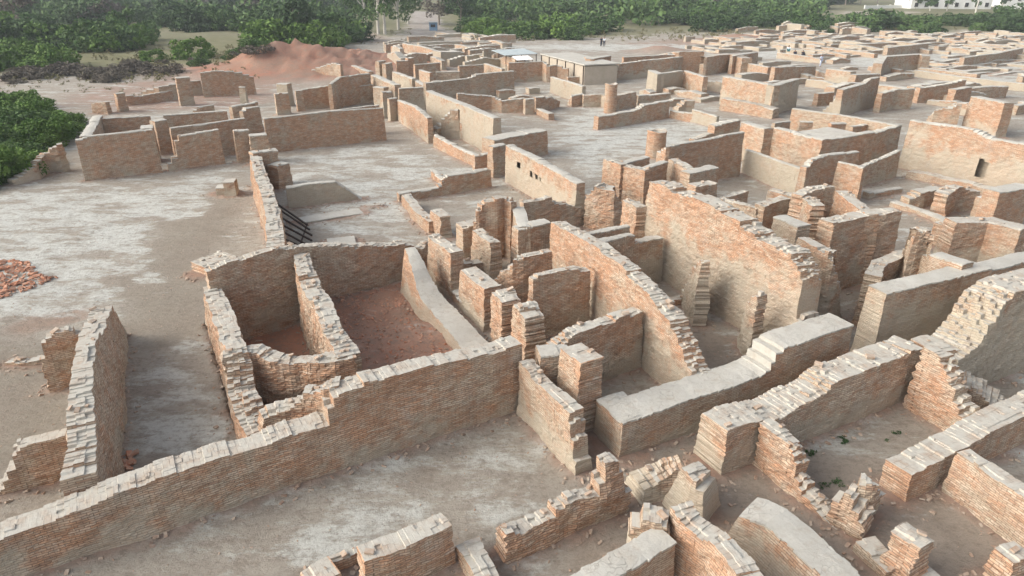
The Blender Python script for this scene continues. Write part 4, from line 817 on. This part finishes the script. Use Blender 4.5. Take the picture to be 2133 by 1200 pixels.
paint(soft([(250,640),(330,480),(480,400),(500,500),(430,560),(440,700),(300,740)],2)*.6,(.25,.215,.165))
RED=(.40,.175,.115); salt-=np.clip(mz,0,1)*.8
paint(d1,(.50,.205,.115)); paint(d2*.85,(.43,.225,.155)); salt-=d1*.5; salt-=d2*.12; paint(soft([(680,640),(840,595),(880,660),(700,700)],.6)*.7,(.37,.19,.125)); dust=np.maximum(dust,d1*.6); dust=np.maximum(dust,d2*.55)
paint(np.clip(mz/.35,0,1),RED); paint(np.clip(mz/.35,0,1)*np.clip((fbm(gX*.5,gY*.5,79,5)-.5)*5,0,.6),(.27,.19,.14)); grass*=1-np.clip(mz/.3,0,1); dust=np.maximum(dust,np.clip(mz,0,1)*.6)
paint(soft([(10,690),(90,650),(170,640),(180,670),(60,700)],.8)*.7,(.35,.21,.15))
pr=soft([(130,200),(330,165),(560,165),(600,210),(380,230),(190,240)],5); paint(pr*.7,(.36,.21,.16)); grass*=1-pr*.8; 
pp=soft([(-200,250),(60,180),(330,150),(560,165),(150,240),(160,300),(20,400),(-200,420)],4); grass*=1-pp*.7
tr=soft([(-300,190),(0,160),(100,145),(140,150),(40,172),(-300,215)],2); paint(tr,(.36,.32,.28)); grass*=1-tr
tr=soft([(735,62),(800,75),(830,92),(760,90)],3); paint(tr,(.40,.32,.25)); grass*=1-tr
tr=soft([(860,20),(905,25),(930,70),(850,75)],5); paint(tr,(.40,.36,.33)); grass*=1-tr
tr=soft([(900,60),(1070,78),(1300,92),(1560,72),(2200,80),(2200,250),(1500,120),(900,110)],5); grass*=1-tr; paint(tr*.7,(.38,.34,.29))
paint(soft([(1280,90),(1560,68),(1680,80),(1500,100)],5)*.7,(.36,.235,.18))
for p_ in ([(1180,22),(1470,26),(1470,33),(1180,31)],[(580,12),(700,10),(700,20),(500,22)],[(1740,28),(1880,30),(1860,36),(1760,34)],[(300,27),(420,20),(330,42)],[(1560,70),(1700,62),(2140,70),(2140,75),(1700,72)]):
    tr=soft(p_,8); grass*=1-tr*.85; paint(tr,(.40,.34,.25))
nxg,nyg=len(gx),len(gy); idx=np.arange(nxg*nyg).reshape(nxg,nyg)
fc=np.stack([idx[:-1,:-1],idx[1:,:-1],idx[1:,1:],idx[:-1,1:]],-1).reshape(-1,4)
me=bpy.data.meshes.new('ground'); me.vertices.add(len(gX)); me.vertices.foreach_set('co',np.stack([gX,gY,gZ],-1).astype(np.float32).ravel())
me.loops.add(fc.size); me.loops.foreach_set('vertex_index',fc.ravel().astype(np.int32)); me.polygons.add(len(fc))
me.polygons.foreach_set('loop_start',np.arange(0,fc.size,4,dtype=np.int32)); me.polygons.foreach_set('use_smooth',np.ones(len(fc),bool)); me.update(calc_edges=True)
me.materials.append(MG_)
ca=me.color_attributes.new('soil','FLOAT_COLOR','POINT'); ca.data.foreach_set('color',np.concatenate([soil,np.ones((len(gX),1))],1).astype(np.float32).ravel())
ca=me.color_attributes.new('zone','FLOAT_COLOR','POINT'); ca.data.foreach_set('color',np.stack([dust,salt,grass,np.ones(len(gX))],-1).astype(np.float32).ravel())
go=bpy.data.objects.new('ground',me); COL.objects.link(go); go['kind']='structure'
def gz(x,y):
    i=min(max(np.searchsorted(gx,x)-1,0),nxg-2); j=min(max(np.searchsorted(gy,y)-1,0),nyg-2); return float(gZ[idx[i,j]])
# ---------------------------------------------------------------- loose bricks and chips
def chips(name,label,pts,size,mat,cat,flat=.5):
    m=MB()
    for x,y,z in pts:
        s=random.uniform(.35,1.25)*size; m.box((x,y,z+s*.12),(s,s*random.uniform(.45,.7),s*random.uniform(.2,.4)),random.uniform(0,6.3),(random.uniform(-flat,flat),random.uniform(-flat,flat)))
    o=m.build(name,mat); tag(o,label,cat,kind='stuff'); return o
near=np.where((dist>.03)&(dist<.55)&(gY<48)&(gY>5)&(np.abs(gX)<gY*.85+3))[0]
pk=RNG.choice(near,6000,p=(np.exp(-dist[near]/.2)/np.exp(-dist[near]/.2).sum()))
chips('brick_chips',"small brick chips fallen along the feet of the walls",[(gX[i]+random.uniform(-.08,.08),gY[i]+random.uniform(-.08,.08),gZ[i]) for i in pk],.115,MCHIP,'debris',.6)
op=np.where((dist>.5)&(gY<45)&(gY>5)&(np.abs(gX)<gY*.85+3))[0]; pk=RNG.choice(op,2500)
chips('pebbles',"scattered pebbles and brick crumbs on the bare earth",[(gX[i],gY[i],gZ[i]) for i in pk],.055,MCHIP,'debris',.4)
i2=np.where(d2>0)[0]; pk=RNG.choice(i2,750)
chips('rubble',"red rubble strewn over the floor of the right pit room",[(gX[i]+random.uniform(-.09,.09),gY[i]+random.uniform(-.09,.09),gZ[i]) for i in pk],.10,MRUB,'debris',.9)
chips('loose_bricks',"loose bricks lying on the broken tops of the nearer walls",TOPS,.19,MTOPB,'bricks',.35)
def heap(label,poly,n,h,size,name='brick_heap'):
    P=np.array(zpoly(poly)); lo=P.min(0);hi=P.max(0);c=P.mean(0); out=[]
    while len(out)<n:
        x=random.uniform(lo[0],hi[0]);y=random.uniform(lo[1],hi[1])
        if inpoly([tuple(p) for p in P],np.array([x]),np.array([y]))[0]:
            d=math.hypot((x-c[0])/(hi[0]-lo[0])*2,(y-c[1])/(hi[1]-lo[1])*2); out.append((x,y,gz(x,y)+max(0,h*(1-d))*random.random()))
    return chips(name,label,out,size,MRUB,'rubble',.5)
heap("heap of loose red bricks spread on the grey earth at the left edge",[(-160,560),(0,540),(60,548),(85,575),(125,575),(75,600),(40,612),(0,625),(-160,650)],700,.12,.2)
heap("small scatter of red bricks in the shaded corner below the long left wall",[(245,945),(285,940),(280,975),(250,985)],26,.1,.2)
# ---------------------------------------------------------------- vegetation
def leafcloud(rg,rx,rz,nclump,nleaf,ls,zc,low=-.35):
    """irregular crown: leaf quads in clumps spread through an uneven volume"""
    cl=[]
    for i in range(nclump):
        a=rg.uniform(0,2*math.pi); u=rg.uniform(low,1); r=rg.uniform(.45,1.0)*math.sqrt(max(.05,1-u*u*.8))
        cl.append((math.cos(a)*r*rx,math.sin(a)*r*rx,zc+u*rz*rg.uniform(.7,1.05),rg.uniform(.22,.42)*rx))
    C=np.array(cl); n=nclump*nleaf; k=np.repeat(np.arange(nclump),nleaf)
    G=np.random.default_rng(rg.randint(0,9999)); d=G.normal(size=(n,3)); d/=np.linalg.norm(d,axis=1)[:,None]
    p=C[k,:3]+d*(C[k,3]*G.uniform(.45,1.0,n)**.6)[:,None]*np.array([1,1,.8]); p[:,2]=np.maximum(p[:,2],.05)
    a=G.normal(size=(n,3))+d*.6; a/=np.linalg.norm(a,axis=1)[:,None]; b=np.cross(a,G.normal(size=(n,3))); b/=np.linalg.norm(b,axis=1)[:,None]; c=np.cross(a,b)
    s=(ls*G.uniform(.6,1.3,n))[:,None]; v=np.stack([p-b*s-c*s*.5,p+b*s*.2-c*s*.5,p+b*s+c*s*.4,p-b*s*.3+c*s*.6],1).reshape(-1,3)
    return v,[(4*i,4*i+1,4*i+2,4*i+3) for i in range(n)]
rgv=random.Random(5)
def mk(name,v,f,mat):
    me=bpy.data.meshes.new(name); me.from_pydata([tuple(p) for p in v],[],f); me.materials.append(mat); return me
BUSH={}
for mi_ in range(4):
    BUSH[mi_]=[mk('bush',*leafcloud(rgv,1.0,.62,20,110 if mi_<3 else 80,.068,.32),LEAF[mi_]) for _ in range(3)]
NBUSH=[mk('bush',*leafcloud(rgv,1.0,.75,34,150,.052,.4),LEAF[k]) for k in (0,0,1)]
def put(name,me,x,y,s,sz,label,cat,group=None):
    o=bpy.data.objects.new(name,me); COL.objects.link(o); o.location=(x,y,gz(x,y)-.05*s); o.scale=(s*rgv.uniform(.85,1.2),s*rgv.uniform(.85,1.2),sz); o.rotation_euler=(0,0,rgv.uniform(0,6.3)); return tag(o,label,cat,group)
near_b=[(10,378,2.0),(50,360,2.0),(82,345,1.5),(20,345,2.2),(68,318,2.2),(108,300,1.9),(138,284,1.7),(18,305,2.4),(60,280,2.4),(112,262,2.0),(145,262,1.3),(25,262,2.4),(75,245,2.2),(28,232,2.4),(-40,330,2.6),(-50,280,2.6),(-60,390,2.4),(-30,240,2.6),(60,226,1.7)]
for x,y,s in near_b:
    c=g(x,y); put('thorn_bush',rgv.choice(NBUSH),c[0],c[1],s,s*rgv.uniform(.5,1.0),"dense green thorn bush in the thicket at the left edge below the dirt track",'bush','green thicket at the left edge')
def scatter(region,n,mats,label,group,srange,zk=1.0,name='bush'):
    x0,x1,y0,y1=region
    for i in range(n):
        for _ in range(30):
            # even on the ground rather than in the picture
            v0=1/(y0+52);v1=1/(y1+52); yy=1/rgv.uniform(v1,v0)-52; xx=rgv.uniform(x0,x1)
            break
        c=g(xx,yy); s=rgv.uniform(*srange); put(name,rgv.choice(BUSH[rgv.choice(mats)]),c[0],c[1],s,s*rgv.uniform(.7,1.1)*zk,label,'bush',group)
scatter((-60,130,112,148),16,[0],"bright green low bush along the dirt track at the left",'bright green bushes by the dirt track',(2.5,4),.8)
scatter((10,290,148,175),16,[3],"low grey thorn scrub on the pale ground above the left thicket",'grey scrub above the left thicket',(1.2,2.6),.6)
scatter((200,560,130,160),18,[3,3,3,1],"dry grey brown scrub bush in front of the red mound",'dry scrub left of the red mound',(.9,2.4),.75)
scatter((-80,290,86,114),38,[1,0,2,1],"green bush in the thick belt at the upper left",'bushes in the upper left belt',(2.2,5.6),1)
scatter((330,560,50,70),20,[1,2,2],"dark bush bordering the tan clearing at the upper left",'bushes behind the tan clearing',(3.5,6),1)
scatter((560,745,80,104),22,[0,1,2,2],"dark green bush beside the red mound",'bushes behind the red mound',(2.4,5.2),1.05)
scatter((970,1290,58,80),26,[0,1,1],"rounded green bush in the belt beyond the shed",'bushes beyond the shed',(2.2,5.2),.85)
scatter((1400,1620,46,64),14,[2,1],"dark bush in the belt beyond the far court",'bushes beyond the far court',(4,6),.8)
scatter((1640,2160,52,74),34,[2,1,1,2],"olive bush in the belt behind the far top-right ruins",'bushes behind the top right ruins',(2.2,5.6),.8)
scatter((-80,760,12,56),40,[1,2,1,3],"big shrub in the far scrubland at the upper left",'shrubs in the upper left scrubland',(6,9),.9)
scatter((960,1760,10,42),32,[1,2,1,3],"big shrub in the far scrubland at the upper right",'shrubs in the upper right scrubland',(6,9),.8)
for x,y,s,l in ((403,122,3.4,"green round bush alone on the tan clearing, the larger one"),(320,128,1.9,"yellow green small bush on the edge of the tan clearing")):
    c=g(x,y); put('bush',BUSH[0][0],c[0],c[1],s,s*.9,l,'bush')
tv=[]
for (x0,x1,y0,y1),n_,s_ in (((0,560,100,175),260,(.3,.9)),((960,1560,62,84),160,(.4,1.2)),((1600,2140,50,66),120,(.5,1.2)),((-20,330,150,215),60,(.2,.5)),((740,860,60,95),30,(.3,.6))):
    for i in range(n_):
        c=g(rgv.uniform(x0,x1),rgv.uniform(y0,y1)); s=rgv.uniform(*s_); v,f=leafcloud(rgv,s,s*.6,4,14,s*.13,s*.3); tv.append(v+np.array([c[0],c[1],gz(*c)]))
V=np.concatenate(tv); o=bpy.data.objects.new('dry_tufts',mk('dry_tufts',V,[(4*i,4*i+1,4*i+2,4*i+3) for i in range(len(V)//4)],MTUFT)); COL.objects.link(o); tag(o,"dry tufts and low herbs dotted over the open ground around the ruins",'tufts',kind='stuff')
# far-off wood as one mass
sc=[];sf=[];G=np.random.default_rng(3)
for i in range(1500):
    yy=1/G.uniform(1/(55+50),1/(-18+50))-50; xx=G.uniform(-250,2400)
    if yy>-8 and ((1180<xx<1480 and 20<yy<30) or (860<xx<930) or (1700<xx<2100 and 14<yy<40) or (540<xx<700 and 8<yy<18) or (330<xx<560 and 70<yy)): continue
    if 740<xx<960 and yy>25: continue
    if xx>1760 and -3<yy<52: continue
    if yy>42 and 745<xx<1000: continue
    c=g(xx,yy); s=G.uniform(3.5,7.5); v,f=leafcloud(rgv,s,s*.5,9,22,s*.11,s*.25); b=len(sc)*1
    sc.append(v+np.array([c[0],c[1],gz(*c)]));
V=np.concatenate(sc); far_me=mk('far_wood',V,[(4*i,4*i+1,4*i+2,4*i+3) for i in range(len(V)//4)],LEAF[1]); o=bpy.data.objects.new('far_wood',far_me); COL.objects.link(o)
tag(o,"hazy far-off thicket covering the plain up to the top edge",'woodland',kind='stuff')
def tree(name,label,x,yb,h,rx,mat,bark,nc=26,nl=90,ls=.3,trunks=1,cz=.6,group=None,rzf=.42):
    c=g(x,yb); e=bpy.data.objects.new(name,None); COL.objects.link(e); e.location=(c[0],c[1],gz(*c)); tag(e,label,'tree',group)
    v,f=leafcloud(rgv,rx,h*rzf,nc,nl,ls,h*cz,-.9); mesh_obj('crown',v,f,[mat],e)
    m=MB()
    for k in range(trunks):
        ox=(k-(trunks-1)/2)*rx*.35; lean=rgv.uniform(-.6,.6); m.tube([(ox,0,-.2),(ox+lean*.3,.1,h*.25),(ox+lean,.2,h*.5),(ox+lean*1.4,.1,h*.8)],[h*.028,h*.022,h*.016,h*.006],7)
        for q in range(5):
            a=rgv.uniform(0,6.3); z0=h*rgv.uniform(.3,.6); m.tube([(ox+lean*z0/h,.15,z0),(ox+math.cos(a)*rx*.35,math.sin(a)*rx*.35,z0+h*.15),(ox+math.cos(a)*rx*.7,math.sin(a)*rx*.7,z0+h*.24)],[h*.012,h*.008,h*.003],5)
    m.build('trunk',bark,e)
tree('eucalyptus_tree',"tall drooping tree with a white trunk, leftmost of the row by the dirt road",762,68,13,4.2,LEAF[1],MPBARK,ls=.3)
tree('eucalyptus_tree',"tall drooping tree with two pale trunks, middle of the row by the dirt road",795,72,13,4.2,LEAF[1],MPBARK,trunks=2)
tree('eucalyptus_tree',"tall drooping tree nearest the dirt road on the right of the row",830,62,13,4.0,LEAF[1],MPBARK)
tree('eucalyptus_tree',"slimmer drooping tree behind the row by the dirt road",850,50,12,3.6,LEAF[1],MPBARK)
tree('bare_tree',"grey leafless-looking tree right of the dirt road",915,52,10,4.5,LEAF[3],MBARK,nl=50)
tree('dark_tree',"dark evergreen tree right of the dirt road",960,52,11,4.2,LEAF[2],MBARK)
tree('dark_tree',"dark upright tree rising above the bushes left of the eucalyptus row",625,96,9,2.6,LEAF[2],MBARK,nc=22,cz=.5,rzf=.5)
tree('grey_tree',"grey bare-branched tree in the upper left corner",20,75,13,6,LEAF[3],MBARK,nl=60,ls=.4)
for i,(x,y,l) in enumerate(((1935,30,"slender tree before the left windows of the white building"),(1970,30,"slender tree before the middle windows of the white building"),(2030,34,"broad tree at the right corner of the white building"),(1905,24,"small tree at the left corner of the white building"),(2085,26,"dark broad tree right of the white building"))):
    tree('garden_tree',l,x,y,7.5 if i!=2 else 10,2.6,LEAF[1 if i!=4 else 2],MPBARK,nc=14,nl=50,ls=.4)
for i in range(9):
    x=1560+i*34; tree('garden_tree',"dark tree in the row left of the white building",x+rgv.uniform(-8,8),12+rgv.uniform(-3,4),10,4.5,LEAF[2],MBARK,nc=12,nl=40,ls=.55,group='trees left of the white building')
# weeds in the front right room
for x,y,s,l in ((1750,915,.22,"dark green weed tuft against the back wall of the weedy room"),(1688,943,.2,"green weed by the left corner of the weedy room"),(1867,902,.16,"small green weed at the right side of the weedy room"),(1720,1010,.2,"pair-like dark weed patch low in the weedy room, left one"),(1748,1005,.22,"dark weed patch low in the weedy room, right one"),(1848,917,.1,"tiny weed beside the small green one in the weedy room")):
    c=g(x,y); me=mk('weed',*leafcloud(rgv,1,.5,9,16,.16,.2),LEAF[2]); put('weed',me,c[0],c[1],s*.85,s*.55,l,'weed')
# ---------------------------------------------------------------- far buildings
def building(name,label,x0,x1,yb,h,dep,wins,mat,roofmat,floors=2):
    a=Vector((*g(x0,yb),0)); b=Vector((*g(x1,yb),0)); e=bpy.data.objects.new(name,None); COL.objects.link(e); e.location=a; tag(e,label,'building'); d=b-a; L=d.length; d.normalize(); n=Vector((-d.y,d.x,0)); rz=math.atan2(d.y,d.x)
    m=MB(); m.box(d*L/2+n*dep/2+Vector((0,0,h/2-.5)),(L,dep,h+1),rz); m.build('wall',mat,e)
    m=MB(); m.box(d*L/2+n*dep/2+Vector((0,0,h+.15)),(L+1,dep+1,.3),rz); m.build('roof',roofmat,e)
    for fl in range(floors):
        for k in range(wins):
            s=(k+.5)*L/wins; z=h*(fl+.5)/floors
            w=mesh_obj('window',*boxvf(d*s+n*(-.02)+Vector((0,0,z)),(1.6,.2,1.7),rz),[MWHT],e)
            mesh_obj('pane',*boxvf(d*s+n*(-.08)+Vector((0,0,z)),(1.3,.16,1.4),rz),[MDK],w)
def boxvf(c,d,rz):
    m=MB(); m.box(c,d,rz); return m.v,m.f
building('white_building',"large white two-storey building with a row of small windows beyond the trees",1895,2062,24,9,12,8,MWHT,MWHT)
building('long_building',"pale long building at the far top right edge",2085,2200,14,6,12,5,MWHT,MSHEET,1)
building('shed',"tiny pale-roofed shed lost in the trees at the top left",675,692,10,3,6,1,MPLAS,MWHT,1)
def cwall(label,a,b,h):
    p=Vector((*g(*a),0)); q=Vector((*g(*b),0)); m=MB(); d=q-p; m.box(p+d/2+Vector((0,0,h/2)),(d.length,.3,h),math.atan2(d.y,d.x))
    for k in range(int(d.length//6)+1): m.box(p+d.normalized()*k*6+Vector((0,0,h/2+.1)),(.5,.5,h+.2),math.atan2(d.y,d.x))
    o=m.build('compound_wall',MWHT); tag(o,label,'wall')
cwall("white compound wall left of the white building",(1800,24),(1893,22),2.0)
cwall("white compound wall under the long building at the top right edge",(2070,23),(2140,24),2.0)
# blue kiosk by the road
e=bpy.data.objects.new('kiosk',None); COL.objects.link(e); c=g(903,62); e.location=(c[0],c[1],gz(*c)); tag(e,"small blue kiosk beside the dirt road",'kiosk')
MBLUE=plain('blue_paint',(.16,.26,.38),(.2,.3,.42),2,.1)
m=MB(); m.box((0,0,.9),(1.8,1.6,1.8)); m.build('wall',MBLUE,e); m=MB(); m.box((0,0,1.87),(2.2,2.0,.12)); m.build('roof',MSHEET,e); m=MB(); m.box((0,-.82,1.1),(1.1,.06,.6)); m.build('counter_opening',MDK,e)
# ---------------------------------------------------------------- people
MSKIN=plain('skin',(.26,.15,.10),(.30,.18,.12),5,.05,.6); MHAIR=plain('hair',(.015,.012,.01),(.03,.022,.018),5)
def cloth(nm,c): return plain(nm,c,tuple(min(1,x*1.2+.01) for x in c),3,.2)
CW=cloth('white_cloth',(.62,.66,.70)); CB=cloth('dark_cloth',(.03,.035,.05)); CL=cloth('pale_blue_cloth',(.45,.50,.62)); CT=cloth('teal_cloth',(.04,.16,.18))
def skin(name,pts,edges,rad,mat,parent,root=0):
    me=bpy.data.meshes.new(name); me.from_pydata(pts,edges,[]); o=bpy.data.objects.new(name,me); COL.objects.link(o)
    md=o.modifiers.new('s','SKIN'); 
    for v,r_ in zip(me.skin_vertices[0].data,rad): v.radius=(r_,r_); v.use_root=False
    me.skin_vertices[0].data[root].use_root=True
    o.modifiers.new('u','SUBSURF').levels=1; dg=bpy.context.evaluated_depsgraph_get(); m2=bpy.data.meshes.new_from_object(o.evaluated_get(dg)); bpy.data.objects.remove(o); 
    for p in m2.polygons: p.use_smooth=True
    m2.materials.clear(); m2.materials.append(mat); m2.name=name
    o=bpy.data.objects.new(name,m2); COL.objects.link(o)
    if parent: o.parent=parent
    return o
def person(label,x,y,z,pose,shirt,trou,rz):
    c=g(x,y,z); base=z if z else gz(*c)
    if pose=='stand': k=[(0,0,.95),(0,0,1.2),(0,.01,1.42),(0,.01,1.52),(0,-.01,1.66),(-.19,0,1.40),(-.25,-.02,1.12),(-.24,-.12,.88),(.19,0,1.40),(.26,.02,1.12),(.25,-.06,.86),(-.1,0,.9),(-.12,-.08,.48),(-.12,-.02,.08),(-.12,-.16,.04),(.1,0,.9),(.12,.10,.48),(.12,.16,.08),(.12,.03,.04)]
    else: k=[(0,0,.12),(0,-.05,.38),(0,-.06,.60),(0,-.07,.70),(0,-.10,.84),(-.19,-.05,.58),(-.26,-.2,.36),(-.16,-.42,.36),(.19,-.05,.58),(.26,-.2,.36),(.16,-.42,.36),(-.1,-.02,.12),(-.15,-.42,.42),(-.14,-.5,.02),(-.14,-.66,.02),(.1,-.02,.12),(.15,-.42,.42),(.14,-.5,.02),(.14,-.66,.02)]
    E=[(0,1),(1,2),(2,3),(3,4),(2,5),(5,6),(6,7),(2,8),(8,9),(9,10),(0,11),(11,12),(12,13),(13,14),(0,15),(15,16),(16,17),(17,18)]
    r_=[.14,.13,.12,.055,.10,.055,.042,.035,.055,.042,.035,.09,.06,.04,.035,.09,.06,.04,.035]
    b=skin('person',k,E,r_,MSKIN,None); b.location=(c[0],c[1],base); b.rotation_euler=(0,0,rz); tag(b,label,'person')
    skin('shirt',[k[0],k[1],k[2],k[5],k[6],k[8],k[9]],[(0,1),(1,2),(2,3),(3,4),(2,5),(5,6)],[.18,.165,.15,.075,.06,.075,.06],shirt,b)
    skin('trousers',[k[0],k[11],k[12],k[13],k[15],k[16],k[17]],[(0,1),(1,2),(2,3),(0,4),(4,5),(5,6)],[.16,.115,.085,.07,.115,.085,.07],trou,b)
    skin('hair',[(k[4][0],k[4][1]+.02,k[4][2]+.03),(k[4][0],k[4][1]+.05,k[4][2]-.04)],[(0,1)],[.108,.085],MHAIR,b)
person("person in a pale blue tunic and trousers standing on the court",1708,142,0,'stand',CL,CL,.4)
person("person in a white shirt sitting on top of the wall among the resting visitors",1642,107,1.6,'sit',CW,CT,-.3)
person("person in dark clothes sitting leftmost of the resting visitors",1627,118,0,'sit',CB,CB,.5)
person("person in dark clothes sitting second from the right of the resting visitors",1655,116,0,'sit',CB,CB,-.2)
person("person in dark clothes sitting rightmost of the resting visitors",1671,117,0,'sit',CB,CB,.1)
person("person in black standing far off beyond the shed, left of a pair",1252,97,0,'stand',CB,CB,.3)
person("person in white and black standing far off beyond the shed, right of a pair",1258,97,0,'stand',CW,CB,-.3)
# ---------------------------------------------------------------- sky is the world; air
m=MB(); m.box((0,480,9),(2400,1100,24)); hz=m.build('haze',MG_); hz['kind']='stuff'; hz.data.materials.clear()
hm=bpy.data.materials.new('haze_air'); hm.use_nodes=True; t_=hm.node_tree; t_.nodes.clear(); out=t_.nodes.new('ShaderNodeOutputMaterial'); pv=t_.nodes.new('ShaderNodeVolumePrincipled')
pv.inputs['Color'].default_value=(.80,.86,.92,1); pv.inputs['Density'].default_value=.00045; t_.links.new(pv.outputs[0],out.inputs['Volume']); hz.data.materials.append(hm)
tag(hz,"thin pale haze in the air over the ruins",'haze')
